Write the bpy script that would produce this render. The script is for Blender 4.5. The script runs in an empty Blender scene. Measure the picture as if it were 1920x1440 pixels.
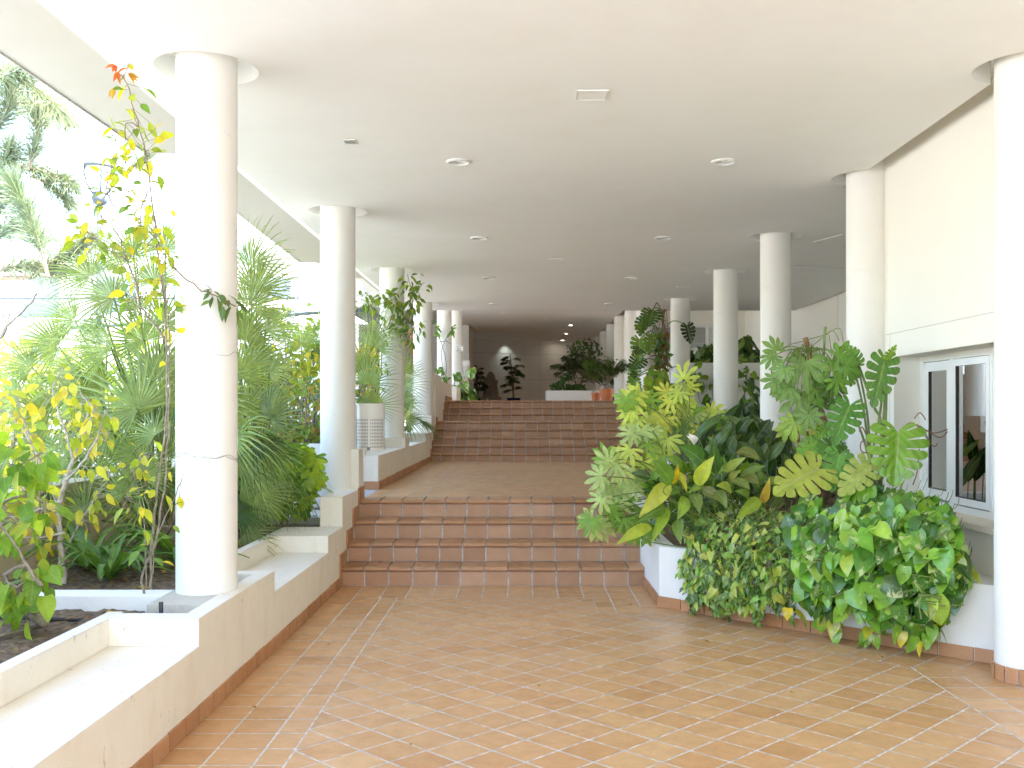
import bpy, bmesh, math, random
from mathutils import Vector, Matrix, noise
random.seed(7)
S = bpy.context.scene
COL = S.collection
F = 1870.0
CX, CY, CH = 980.0, 772.0, 1.5
def P(px, py, Y):
    return Vector(((px - CX) / F * Y, Y, CH - (py - CY) / F * Y))
def V(*a): return Vector(a)
R = math.radians
rnd = random.uniform

# ------------------------------------------------------------------ materials
def new_mat(name):
    m = bpy.data.materials.new(name); m.use_nodes = True
    nt = m.node_tree
    return m, nt, nt.nodes, nt.links, nt.nodes['Principled BSDF']
def noise_node(N, L, scale, detail=4, coord='Object', rough=.55, stretch=None):
    tc = N.new('ShaderNodeTexCoord'); n = N.new('ShaderNodeTexNoise')
    n.inputs['Scale'].default_value = scale; n.inputs['Detail'].default_value = detail
    n.inputs['Roughness'].default_value = rough
    if stretch:
        mp = N.new('ShaderNodeMapping'); mp.inputs['Scale'].default_value = stretch
        L.new(tc.outputs[coord], mp.inputs[0]); L.new(mp.outputs[0], n.inputs['Vector'])
    else:
        L.new(tc.outputs[coord], n.inputs['Vector'])
    return n
def ramp(N, L, src, stops):
    r = N.new('ShaderNodeValToRGB')
    while len(r.color_ramp.elements) < len(stops): r.color_ramp.elements.new(.5)
    for e, (p, c) in zip(r.color_ramp.elements, stops):
        e.position = p; e.color = (*c, 1) if len(c) == 3 else c
    L.new(src, r.inputs[0]); return r
def mix(N, L, fac, a, b, mode='MIX'):
    n = N.new('ShaderNodeMix'); n.data_type = 'RGBA'; n.blend_type = mode
    for s, v in ((0, fac), (6, a), (7, b)):
        if hasattr(v, 'links') or isinstance(v, bpy.types.NodeSocket): L.new(v, n.inputs[s])
        else: n.inputs[s].default_value = v if s == 0 else (*v, 1)
    return n.outputs[2]
def bump(N, L, b, h, strength, dist=.01, normal=None):
    n = N.new('ShaderNodeBump'); n.inputs['Strength'].default_value = strength
    n.inputs['Distance'].default_value = dist
    L.new(h, n.inputs['Height'])
    if normal: L.new(normal, n.inputs['Normal'])
    L.new(n.outputs[0], b.inputs['Normal']); return n

def plaster(name, base, dirt=(.62, .55, .44), amt=.25, bs=.12, rough=.85, bevel=0, fine=140, spots=False, scuff=False):
    m, nt, N, L, b = new_mat(name)
    n1 = noise_node(N, L, 1.3, 6, rough=.65)
    r1 = ramp(N, L, n1.outputs[0], [(.45, (0, 0, 0)), (.8, (amt, amt, amt))])
    c = mix(N, L, r1.outputs[0], base, dirt)
    if spots:
        n3 = noise_node(N, L, 17, 3, rough=.7, stretch=(1, 1, .55))
        r3 = ramp(N, L, n3.outputs[0], [(.655, (0, 0, 0)), (.73, (.55, .55, .55))])
        c = mix(N, L, r3.outputs[0], c, (.38, .30, .22))
        n4 = noise_node(N, L, 5, 5, rough=.7, stretch=(1, 1, .4))
        r4 = ramp(N, L, n4.outputs[0], [(.52, (0, 0, 0)), (.74, (.32, .32, .32))])
        c = mix(N, L, r4.outputs[0], c, dirt)
    if scuff:
        n5 = noise_node(N, L, 4.2, 7, rough=.8, stretch=(1, 1, 1.6))
        r5 = ramp(N, L, n5.outputs[0], [(.60, (0, 0, 0)), (.74, (.42, .42, .42))])
        c = mix(N, L, r5.outputs[0], c, (.52, .49, .43))
        n6 = noise_node(N, L, 60, 2, stretch=(1, 1, .25))
        r6 = ramp(N, L, n6.outputs[0], [(.74, (0, 0, 0)), (.78, (.35, .35, .35))])
        c = mix(N, L, r6.outputs[0], c, (.42, .36, .28))
    L.new(c, b.inputs['Base Color']); b.inputs['Roughness'].default_value = rough
    b.inputs['Specular IOR Level'].default_value = .25
    n2 = noise_node(N, L, fine, 3)
    nn = None
    if bevel:
        bv = N.new('ShaderNodeBevel'); bv.samples = 4; bv.inputs[0].default_value = bevel; nn = bv.outputs[0]
    bump(N, L, b, n2.outputs[0], bs, .01, nn)
    return m

def tile_mat(name, cols, rough=.36, mottled=.32):
    m, nt, N, L, b = new_mat(name)
    at = N.new('ShaderNodeAttribute'); at.attribute_name = 'col'
    sp = N.new('ShaderNodeSeparateColor'); L.new(at.outputs['Color'], sp.inputs[0])
    r = ramp(N, L, sp.outputs[0], [(i / (len(cols) - 1), c) for i, c in enumerate(cols)])
    n1 = noise_node(N, L, 9, 5, rough=.6)
    ra = ramp(N, L, n1.outputs[0], [(.3, (.74, .70, .66)), (.7, (1.14, 1.15, 1.16))])
    c = mix(N, L, mottled, r.outputs[0], ra.outputs[0], 'MULTIPLY')
    n4 = noise_node(N, L, 60, 3)
    r4 = ramp(N, L, n4.outputs[0], [(.62, (0, 0, 0)), (.74, (.35, .35, .35))])
    c = mix(N, L, r4.outputs[0], c, (.20, .10, .05))
    n5 = noise_node(N, L, .8, 4)
    r5 = ramp(N, L, n5.outputs[0], [(.45, (0, 0, 0)), (.8, (.20, .20, .20))])
    c = mix(N, L, r5.outputs[0], c, (.46, .36, .28))
    L.new(c, b.inputs['Base Color'])
    rr = ramp(N, L, n1.outputs[0], [(.3, (rough + .12,) * 3), (.7, (rough - .08,) * 3)])
    L.new(rr.outputs[0], b.inputs['Roughness'])
    b.inputs['Specular IOR Level'].default_value = .45
    n2 = noise_node(N, L, 34, 4); bump(N, L, b, n2.outputs[0], .12, .008)
    return m

def simple(name, c, rough=.5, metal=0, spec=.5, nscale=0, namt=.2, bumpv=0, sheen=0):
    m, nt, N, L, b = new_mat(name)
    b.inputs['Roughness'].default_value = rough; b.inputs['Metallic'].default_value = metal
    b.inputs['Specular IOR Level'].default_value = spec
    if nscale:
        n = noise_node(N, L, nscale, 5)
        r = ramp(N, L, n.outputs[0], [(.3, tuple(x * (1 - namt) for x in c)), (.7, tuple(min(1, x * (1 + namt)) for x in c))])
        L.new(r.outputs[0], b.inputs['Base Color'])
        if bumpv: bump(N, L, b, n.outputs[0], bumpv, .02)
    else: b.inputs['Base Color'].default_value = (*c, 1)
    return m

def leaf_mat(name, rough=.4, trans=.35, veins=9, vamt=.16, varieg=None, spec=.45, tcol=(1.25, 1.2, .45), midv=None, bmp=.3):
    m, nt, N, L, b = new_mat(name)
    at = N.new('ShaderNodeAttribute'); at.attribute_name = 'col'
    uv = N.new('ShaderNodeUVMap'); uv.uv_map = 'UVMap'
    sx = N.new('ShaderNodeSeparateXYZ'); L.new(uv.outputs[0], sx.inputs[0])
    def mth(op, a, bb=None):
        n = N.new('ShaderNodeMath'); n.operation = op
        for i, v in ((0, a), (1, bb)):
            if v is None: continue
            if isinstance(v, (int, float)): n.inputs[i].default_value = v
            else: L.new(v, n.inputs[i])
        return n.outputs[0]
    au = mth('ABSOLUTE', mth('SUBTRACT', sx.outputs[0], .5))
    wv = mth('SINE', mth('MULTIPLY', mth('SUBTRACT', sx.outputs[1], mth('MULTIPLY', au, .55)), veins * 6.283))
    vein = mth('MULTIPLY', mth('GREATER_THAN', wv, .82), vamt)
    mid = mth('MULTIPLY', mth('LESS_THAN', au, .035), vamt * 2.2 if midv is None else midv)
    tot = mth('MINIMUM', mth('ADD', vein, mid), .6)
    n1 = noise_node(N, L, 16, 3)
    ra = ramp(N, L, n1.outputs[0], [(.3, (.72, .74, .7)), (.72, (1.22, 1.2, 1.2))])
    c = mix(N, L, .8, at.outputs['Color'], ra.outputs[0], 'MULTIPLY')
    c = mix(N, L, 1.0, c, (1.16, 1.06, .88), 'MULTIPLY')
    if varieg:
        n3 = noise_node(N, L, varieg[1], 5, rough=.7, stretch=(1, 1, .45))
        r3 = ramp(N, L, n3.outputs[0], [(varieg[2], (0, 0, 0)), (varieg[2] + .07, (.85, .85, .85))])
        c = mix(N, L, r3.outputs[0], c, varieg[0])
    c2 = mix(N, L, tot, c, (.42, .5, .2))
    L.new(c2, b.inputs['Base Color']); b.inputs['Roughness'].default_value = rough
    b.inputs['Specular IOR Level'].default_value = spec
    bp = N.new('ShaderNodeBump'); bp.inputs['Strength'].default_value = bmp; bp.inputs['Distance'].default_value = .004
    L.new(wv, bp.inputs['Height']); L.new(bp.outputs[0], b.inputs['Normal'])
    t = N.new('ShaderNodeBsdfTranslucent')
    tc = mix(N, L, 1.0, c2, tcol, 'MULTIPLY'); L.new(tc, t.inputs[0])
    ms = N.new('ShaderNodeMixShader'); ms.inputs[0].default_value = trans
    L.new(b.outputs[0], ms.inputs[1]); L.new(t.outputs[0], ms.inputs[2])
    L.new(ms.outputs[0], N['Material Output'].inputs['Surface'])
    return m

M = {}
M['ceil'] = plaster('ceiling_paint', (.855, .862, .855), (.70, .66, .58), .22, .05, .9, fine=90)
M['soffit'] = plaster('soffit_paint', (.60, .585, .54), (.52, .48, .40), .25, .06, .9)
M['strip'] = plaster('edge_paint', (.95, .95, .94), (.85, .84, .8), .1, .03, .6)
M['col'] = plaster('column_paint', (.85, .835, .79), (.70, .67, .60), .28, .09, .7, fine=70, scuff=True)
M['wall'] = plaster('wall_paint', (.87, .845, .775), (.76, .72, .62), .2, .10, .85, fine=110)
M['back'] = plaster('hall_wall_paint', (.80, .78, .74), (.6, .58, .53), .3, .08, .85)
M['low'] = plaster('rendered_low_wall', (.84, .79, .69), (.66, .52, .36), .36, .28, .9, bevel=.012, fine=75, spots=True)
M['planter'] = plaster('planter_render', (.86, .85, .82), (.72, .66, .56), .22, .3, .85, bevel=.012, fine=60)
M['cement'] = plaster('raw_cement', (.58, .55, .48), (.36, .31, .25), .6, .6, .95, bevel=.012, fine=40, spots=True)
M['ochre'] = plaster('ochre_render', (.62, .52, .36), (.38, .30, .2), .5, .3, .95, fine=40, spots=True)
M['tile'] = tile_mat('terracotta_floor_tile', [(.585, .325, .145), (.635, .37, .175), (.545, .29, .12), (.66, .405, .20), (.61, .34, .155)])
M['step'] = tile_mat('terracotta_step_tile', [(.43, .235, .13), (.50, .285, .165), (.39, .205, .11), (.54, .32, .195)], .4)
M['nose'] = tile_mat('terracotta_nosing', [(.40, .20, .095), (.46, .24, .12), (.36, .175, .08), (.50, .275, .145)], .33)
M['skirt'] = tile_mat('terracotta_skirting', [(.46, .22, .10), (.54, .28, .14), (.42, .19, .08), (.57, .31, .16)], .45)
M['grout'] = simple('grout', (.64, .63, .62), .9, spec=.2, nscale=22, namt=.3, bumpv=.2)
M['darkgrout'] = simple('stair_grout', (.50, .50, .51), .9, spec=.2, nscale=22, namt=.3)
M['soil'] = simple('soil', (.17, .125, .085), .95, spec=.1, nscale=28, namt=.55, bumpv=.9)
M['ground'] = simple('pale_ground', (.44, .43, .39), .9, spec=.2, nscale=.6, namt=.15, bumpv=.1)
M['plaza'] = simple('pale_paving', (.21, .215, .225), .8, spec=.2, nscale=.8, namt=.12)
M['white'] = simple('white_enamel', (.80, .80, .78), .35, nscale=6, namt=.05)
M['frame'] = simple('white_window_frame', (.90, .90, .885), .3, nscale=4, namt=.03)
M['grey'] = simple('grey_painted_metal', (.085, .10, .115), 1.0, spec=0, nscale=8, namt=.15)
M['steel'] = simple('dark_fixing_steel', (.25, .24, .23), .4, .7)
M['dark'] = simple('dark_recess', (.06, .055, .05), .6)
M['refl'] = simple('lamp_reflector', (.7, .68, .62), .2, .6)
M['bark'] = simple('woody_stem', (.27, .21, .15), .85, nscale=30, namt=.4, bumpv=.4)
M['twig'] = simple('reddish_twig', (.25, .15, .09), .7, nscale=20, namt=.3)
M['pale_bark'] = simple('pale_grey_bark', (.46, .40, .33), .85, nscale=30, namt=.3, bumpv=.3)
M['trunk'] = simple('ringed_brown_stem', (.26, .13, .06), .85, nscale=45, namt=.5, bumpv=.6)
M['gstem'] = simple('green_stem', (.16, .22, .05), .5, nscale=12, namt=.2)
M['wire'] = simple('rusty_wire', (.26, .24, .23), .6, .3)
M['tube'] = simple('irrigation_tube', (.03, .035, .045), .45)
M['pot'] = simple('terracotta_pot', (.52, .17, .06), .6, nscale=10, namt=.15)
M['bluepot'] = simple('blue_glazed_pot', (.02, .04, .16), .2)
M['stone'] = simple('carved_stone', (.34, .27, .20), .85, nscale=14, namt=.35, bumpv=.6)
M['liner'] = simple('grey_bin_liner', (.36, .36, .36), .6)
M['curtain_lightener'] = simple('pale_curtain_lightener', (.50, .53, .49), .8, nscale=3, namt=.12)  # curtain tone, shared by the strips added to make the panes paler
M['room'] = simple('room_wall', (.46, .43, .37), .9, nscale=2, namt=.1)
M['far'] = simple('far_white_render', (.80, .80, .78), .9, nscale=.4, namt=.05)
M['farglass'] = simple('far_window_glass', (.20, .24, .28), .15)
M['signink'] = simple('sign_ink', (.10, .09, .09), .6)
M['leaf'] = leaf_mat('broad_leaf')
M['gloss'] = leaf_mat('glossy_leaf', .27, .22, 11, .14, spec=.55)
M['fatsia'] = leaf_mat('palmate_leaf', .42, .3, 5, .2)
M['pothos'] = leaf_mat('pothos_leaf', .2, .25, 7, .0, ((.62, .68, .34), 11, .565), .6, midv=.1, bmp=.05)
M['syng'] = leaf_mat('arrowhead_leaf', .27, .28, 4, .12, ((.40, .50, .24), 30, .54), .45, midv=.4, bmp=.15)
M['palm'] = leaf_mat('palm_leaf', .36, .3, 2, .10)
M['thin'] = leaf_mat('thin_leaf', .5, .5, 6, .12, tcol=(1.3, 1.25, .35))
M['needle'] = leaf_mat('pine_needle', .5, .2, 1, 0)
M['petal'] = simple('white_flower', (.82, .82, .76), .5)
def emis(name, c, s):
    m, nt, N, L, b = new_mat(name)
    b.inputs['Emission Color'].default_value = (*c, 1); b.inputs['Emission Strength'].default_value = s
    return m
M['lamp'] = emis('lit_lamp', (1, .9, .72), 5)
def glass():
    m, nt, N, L, b = new_mat('window_glass')
    N.remove(b)
    fr = N.new('ShaderNodeFresnel'); fr.inputs[0].default_value = 1.55
    ma = N.new('ShaderNodeMath'); ma.operation = 'MULTIPLY_ADD'; ma.inputs[1].default_value = 1.2; ma.inputs[2].default_value = .52
    L.new(fr.outputs[0], ma.inputs[0])
    g = N.new('ShaderNodeBsdfGlossy'); g.inputs['Roughness'].default_value = .01
    t = N.new('ShaderNodeBsdfTransparent'); t.inputs[0].default_value = (.62, .68, .68, 1)
    ms = N.new('ShaderNodeMixShader'); L.new(ma.outputs[0], ms.inputs[0])
    L.new(t.outputs[0], ms.inputs[1]); L.new(g.outputs[0], ms.inputs[2])
    L.new(ms.outputs[0], N['Material Output'].inputs['Surface'])
    return m
M['glass'] = glass()
def globe():
    m, nt, N, L, b = new_mat('clear_globe')
    b.inputs['Base Color'].default_value = (.7, .74, .76, 1); b.inputs['Roughness'].default_value = .2
    t = N.new('ShaderNodeBsdfTransparent'); ms = N.new('ShaderNodeMixShader'); ms.inputs[0].default_value = .6
    L.new(b.outputs[0], ms.inputs[1]); L.new(t.outputs[0], ms.inputs[2]); L.new(ms.outputs[0], N['Material Output'].inputs['Surface'])
    return m
M['globe'] = globe()

# ------------------------------------------------------------------ mesh builder and things
class MB:
    def __init__(s): s.v = []; s.f = []; s.c = []; s.u = []; s.mi = []
    def add(s, vs, fs, col=(.5, .5, .5), uvs=None, mi=0):
        o = len(s.v)
        s.v.extend([tuple(p) for p in vs]); s.f.extend([tuple(i + o for i in f) for f in fs])
        s.c.extend([col] * len(vs)); s.u.extend(uvs if uvs else [(.25, .5)] * len(vs)); s.mi.extend([mi] * len(fs))
    def box(s, x0, x1, y0, y1, z0, z1, mi=0, col=(.5, .5, .5)):
        vs = [(x, y, z) for z in (z0, z1) for y in (y0, y1) for x in (x0, x1)]
        s.add(vs, [(0, 2, 3, 1), (4, 5, 7, 6), (0, 1, 5, 4), (2, 6, 7, 3), (0, 4, 6, 2), (1, 3, 7, 5)], col, None, mi)
    def prism_x(s, poly, x0, x1, mi=0, col=(.5, .5, .5)):       # poly of (y, z), counter-clockwise seen from +x
        n = len(poly)
        vs = [(x0, y, z) for y, z in poly] + [(x1, y, z) for y, z in poly]
        fs = [tuple(range(n - 1, -1, -1)), tuple(range(n, 2 * n))] + [(i, (i + 1) % n, n + (i + 1) % n, n + i) for i in range(n)]
        s.add(vs, fs, col, None, mi)
    def prism_z(s, poly, z0, z1, mi=0, col=(.5, .5, .5)):
        n = len(poly)
        vs = [(x, y, z0) for x, y in poly] + [(x, y, z1) for x, y in poly]
        fs = [tuple(range(n - 1, -1, -1)), tuple(range(n, 2 * n))] + [(i, (i + 1) % n, n + (i + 1) % n, n + i) for i in range(n)]
        s.add(vs, fs, col, None, mi)
    def tube(s, pts, rad, n=6, col=(.5, .5, .5), mi=0):
        pts = [Vector(p) for p in pts]
        if not isinstance(rad, (list, tuple)): rad = [rad] * len(pts)
        vs = []; a = None
        for i, p in enumerate(pts):
            d = (pts[min(i + 1, len(pts) - 1)] - pts[max(i - 1, 0)])
            d = d.normalized() if d.length > 1e-9 else Vector((0, 0, 1))
            if a is None: a = d.orthogonal().normalized()
            a = (a - d * a.dot(d)); a = a.normalized() if a.length > 1e-6 else d.orthogonal().normalized()
            b = d.cross(a)
            for k in range(n):
                t = 2 * math.pi * k / n
                vs.append(p + (a * math.cos(t) + b * math.sin(t)) * rad[i])
        fs = []
        for i in range(len(pts) - 1):
            for k in range(n):
                fs.append((i * n + k, i * n + (k + 1) % n, (i + 1) * n + (k + 1) % n, (i + 1) * n + k))
        fs.append(tuple(range(n - 1, -1, -1))); fs.append(tuple((len(pts) - 1) * n + k for k in range(n)))
        s.add(vs, fs, col, None, mi)
    def lathe(s, prof, c=(0, 0, 0), n=32, mi=0, a0=0, a1=2 * math.pi, cap=True):
        full = abs(a1 - a0 - 2 * math.pi) < 1e-6
        m = n if full else n + 1
        vs = []
        for r, z in prof:
            for k in range(m):
                t = a0 + (a1 - a0) * k / n
                vs.append((c[0] + r * math.cos(t), c[1] + r * math.sin(t), c[2] + z))
        fs = []
        for i in range(len(prof) - 1):
            for k in range(n):
                k2 = (k + 1) % m
                fs.append((i * m + k, i * m + k2, (i + 1) * m + k2, (i + 1) * m + k))
        if cap and full:
            fs.append(tuple(range(m - 1, -1, -1))); fs.append(tuple((len(prof) - 1) * m + k for k in range(m)))
        s.add(vs, fs, (.5, .5, .5), None, mi)
    def build(s, name, mats, parent=None, smooth=False, autos=None):
        me = bpy.data.meshes.new(name)
        me.from_pydata(s.v, [], s.f)
        if not isinstance(mats, (list, tuple)): mats = [mats]
        for m in mats: me.materials.append(M[m])
        if len(mats) > 1: me.polygons.foreach_set('material_index', s.mi)
        ca = me.color_attributes.new('col', 'FLOAT_COLOR', 'POINT')
        ca.data.foreach_set('color', [x for c in s.c for x in (c[0], c[1], c[2], 1.0)])
        ul = me.uv_layers.new(name='UVMap')
        li = [0] * len(me.loops); me.loops.foreach_get('vertex_index', li)
        ul.data.foreach_set('uv', [x for i in li for x in s.u[i]])
        if smooth or autos: me.polygons.foreach_set('use_smooth', [True] * len(me.polygons))
        me.update()
        if autos: me.set_sharp_from_angle(angle=R(autos))
        o = bpy.data.objects.new(name, me); COL.objects.link(o)
        if parent is not None:
            o.parent = parent
            if parent.type == 'EMPTY' and not parent.get('local'): o.matrix_parent_inverse = Matrix.Translation(-parent.location)
        return o
def tag(o, label=None, cat=None, group=None, kind=None):
    if label: o['label'] = label
    if cat: o['category'] = cat
    if group: o['group'] = group
    if kind: o['kind'] = kind
    return o
def thing(name, label, cat, loc=(0, 0, 0), group=None):
    o = bpy.data.objects.new(name, None); COL.objects.link(o); o.location = loc; o.empty_display_size = .1
    return tag(o, label, cat, group)
def children(o): return [c for c in COL.objects if c.parent is o]
def copy_tree(o, loc, label, group=None):
    def rec(x, par):
        c = x.copy(); COL.objects.link(c)
        if par is not None:
            c.parent = par
        for k in children(x):
            rec(k, c)
        return c
    kids = children(o)
    r = o.copy(); COL.objects.link(r); r.location = loc
    for k in kids: rec(k, r)
    if label: r['label'] = label
    if group: r['group'] = group
    return r

# ------------------------------------------------------------------ tiles
def clip(poly, hp):                                  # hp: (a, b, c): keep a*x + b*y <= c
    a, b, c = hp; out = []
    n = len(poly)
    for i in range(n):
        p, q = poly[i], poly[(i + 1) % n]
        dp, dq = a * p[0] + b * p[1] - c, a * q[0] + b * q[1] - c
        if dp <= 0: out.append(p)
        if (dp < 0 < dq) or (dq < 0 < dp):
            t = dp / (dp - dq); out.append((p[0] + (q[0] - p[0]) * t, p[1] + (q[1] - p[1]) * t))
    return out
def area(p): return abs(sum(p[i][0] * p[(i + 1) % len(p)][1] - p[(i + 1) % len(p)][0] * p[i][1] for i in range(len(p)))) / 2
def halfplanes(poly):
    hp = []
    n = len(poly); sg = 1 if sum(poly[i][0] * poly[(i + 1) % n][1] - poly[(i + 1) % n][0] * poly[i][1] for i in range(n)) > 0 else -1
    for i in range(n):
        p, q = poly[i], poly[(i + 1) % n]
        a, b = (q[1] - p[1]) * sg, -(q[0] - p[0]) * sg
        l = math.hypot(a, b); a /= l; b /= l
        hp.append((a, b, a * p[0] + b * p[1]))
    return hp
def tiles(mb, region, origin, ang, wx, wy, z, g=.005, inset=None):
    """square tiles on a rotated grid, cut to a convex region; inset: per-edge gap of the region"""
    hp = halfplanes(region)
    ins = inset or [g] * len(hp)
    hp = [(a, b, c - i) for (a, b, c), i in zip(hp, ins)]
    ca, sa = math.cos(ang), math.sin(ang)
    ox, oy = origin
    us = [((x - ox) * ca + (y - oy) * sa) / wx for x, y in region]; vs = [(-(x - ox) * sa + (y - oy) * ca) / wy for x, y in region]
    for i in range(math.floor(min(us)) - 1, math.ceil(max(us)) + 1):
        for j in range(math.floor(min(vs)) - 1, math.ceil(max(vs)) + 1):
            q = [(i * wx + g, j * wy + g), ((i + 1) * wx - g, j * wy + g), ((i + 1) * wx - g, (j + 1) * wy - g), (i * wx + g, (j + 1) * wy - g)]
            p = [(ox + u * ca - v * sa, oy + u * sa + v * ca) for u, v in q]
            for h in hp:
                p = clip(p, h)
                if len(p) < 3: break
            if len(p) < 3 or area(p) < 1e-4: continue
            rr = random.Random(i * 7919 + j * 104729 + int(origin[0] * 1000)).random()
            zz = z + (rr - .5) * .0008
            mb.add([(x, y, zz) for x, y in p], [tuple(range(len(p)))], (rr, rr, rr))
W = .2065
EXPOSURE = 3.38
# ================================================================== SETTING: floors
CEIL, UP = 3.43, 4.30
Z1, Z2, Z3 = .656, 1.326, 1.728
XL = -1.563                                           # face of the low wall
PC = (1.05, 7.67)                                     # corner of the right planter
mb = MB()
mb.add([(-1.7, -3.2, -.0014), (3.2, -3.2, -.0014), (3.2, 8.75, -.0014), (-1.7, 8.75, -.0014)], [(0, 1, 2, 3)])
floor = tag(mb.build('floor', 'grout'), 'terracotta tiled floor of the covered walkway below the steps', None, None, 'structure')
mb = MB()
q2 = math.sqrt(.5)
D = 1.05 + 7.67                                       # planter face: x + y = D
DB = D - .41 * math.sqrt(2)                           # inner edge of its border band
BX, BY, NX, NY, RX = -1.01, 8.05, .56, 7.46, 2.28
go = (BX, 5.0)
mb_t = MB()
tiles(mb_t, [(BX, -3.2), (NX, -3.2), (NX, BY), (BX, BY)], go, R(45), W, W, 0, inset=[0.004, 0, 0.004, 0.004])
tiles(mb_t, [(NX, -3.2), (RX, -3.2), (RX, DB - RX), (DB - NY, NY), (NX, NY)], go, R(45), W, W, 0, inset=[0.004, .004, .004, .004, 0])
# left border: three rows, then the band under the steps and its return
for x0, x1 in ((XL, -1.36), (-1.36, -1.145), (-1.145, BX)):
    tiles(mb_t, [(x0, -3.2), (x1, -3.2), (x1, BY), (x0, BY)], (x0, 4.231 - 30 * .21), 0, 5, .21, 0)
for y0, y1 in ((8.60 - .21, 8.60), (8.60 - .42, 8.60 - .21), (BY, 8.60 - .42)):
    tiles(mb_t, [(XL, y0), (1.08, y0), (1.08, y1), (XL, y1)], (-1.363, y0), 0, W, 5, 0)
for k, (x0, x1) in enumerate(((NX, -1.363 + 10 * W), (-1.363 + 10 * W, -1.363 + 11 * W), (-1.363 + 11 * W, 1.25))):
    tiles(mb_t, [(x0, NY), (x1, NY), (x1, BY), (x0, BY)], (x0, NY), 0, 5, .21, 0)
# band along the planter, parallel to it
e0, e1 = (DB - NY, NY), (RX, DB - RX)
for k in range(2):
    o0, o1 = k * .205 * q2, (k + 1) * .205 * q2
    tiles(mb_t, [(e0[0] + o0, e0[1] + o0), (e1[0] + o0 + .4, e1[1] + o0 - .4), (e1[0] + o1 + .4, e1[1] + o1 - .4), (e0[0] + o1, e0[1] + o1)],
          (e0[0] + o0, e0[1] + o0), R(-45), W, 5, 0, inset=[.004, .0, .004, .0])
for x0, x1 in ((RX, RX + .21), (RX + .21, RX + .42), (RX + .42, RX + .63), (RX + .63, RX + .84)):
    tiles(mb_t, [(x0, -3.2), (x1, -3.2), (x1, DB - RX + (0 if x0 < RX + .1 else -.05)), (x0, DB - RX - .0)], (x0, 5.0), 0, 5, .21, .0)
tl = mb_t.build('floor_tiles', 'tile', floor)

# landing above the first flight
Y1, T1, R1 = 8.60, .323, .164
YL0, YL1 = Y1 + 3 * T1, 16.97
mb = MB(); mb.box(-1.75, 2.75, YL0 + .36, YL1 + .3, .3, Z1 - .0010)
land = tag(mb.build('landing_floor', 'darkgrout'), 'terracotta landing floor between the first and second flights of steps', None, None, 'structure')
mb_t = MB()
yb = YL0 + .33
go = (-.9, yb)
tiles(mb_t, [(BX, yb), (2.6, yb), (2.6, YL1), (BX, YL1)], go, R(45), W, W, Z1, .006)
for x0, x1 in ((XL, -1.36), (-1.36, -1.145), (-1.145, BX)):
    tiles(mb_t, [(x0, yb), (x1, yb), (x1, YL1), (x0, YL1)], (x0, yb), 0, 5, .21, Z1)
mb_t.build('floor_tiles', 'tile', land)

# ------------------------------------------------------------------ flights of steps
def flight(label, x0, x1, y0, z0, n, r, T, last, j0=-1.363):
    root = thing('tiled_staircase', label, 'steps', ((x0 + x1) / 2, y0, z0), 'flights of terracotta steps')
    for i in range(n):
        ya, za, zb = y0 + i * T, z0 + i * r, z0 + (i + 1) * r
        yend = ya + (T if i < n - 1 else last)
        core = MB(); tr = MB(); ns = MB()
        core.box(x0, x1, ya + .006, yend + .05, za - .04, zb - .012, 0)
        xs = [x0] + [j0 + k * W for k in range(-2, 40) if x0 + .02 < j0 + k * W < x1 - .02] + [x1]
        for a, b in zip(xs, xs[1:]):
            rr = random.random(); g = .0065
            jit = rnd(-.0015, .0015)
            core.box(a + g, b - g, ya + jit, ya + .01, za + .003, zb - .046, 1, (rr, rr, rr))
            rr = random.random()
            # bullnose tread tile
            prof = [(yend - .001, zb - .008), (yend - .001, zb)]
            c = (ya - .004, zb - .021); rad = .021
            for k in range(7):
                t = R(90 + k * 30); prof.append((c[0] + rad * math.cos(t), c[1] + rad * math.sin(t)))
            prof += [(ya + .004, zb - .042), (ya + .004, zb - .008)]
            dz = rnd(-.0012, .0012)
            ns.prism_x([(y, z + dz) for y, z in prof][::-1], a + g, b - g, 0, (rr, rr, rr))
        st = core.build('step', ['darkgrout', 'step'], root)
        ns.build('nosing', 'nose', st, autos=50)
    return root
flight('lowest flight of four terracotta steps with rounded nosings and pale grout', XL, 1.05, Y1, 0, 4, R1, T1, .33)
Y2, T2, R2 = 16.97, .28, .134
flight('middle flight of five brown terracotta steps rising from the landing', XL, 2.7, Y2, Z1, 5, R2, T2, .5, -1.39)
Y3 = 19.64
flight('top flight of three brown terracotta steps below the dark hall', XL - .06, 2.7, Y3, Z2, 3, R2, T2, .5, -1.46)
mb = MB(); mb.box(-1.62, 2.7, Y2 + 4 * T2 + .45, Y3 + .1, 1.0, Z2 - .004)
tag(mb.build('upper_landing', 'step'), 'narrow landing between the middle and top flights', None, None, 'structure')
mb = MB(); mb.box(-2.6, 4.2, Y3 + 2 * T2 + .45, 42, 1.4, Z3 - .004)
tag(mb.build('hall_floor', 'tile'), 'tiled floor of the dark hall at the top of the steps', None, None, 'structure')

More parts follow.
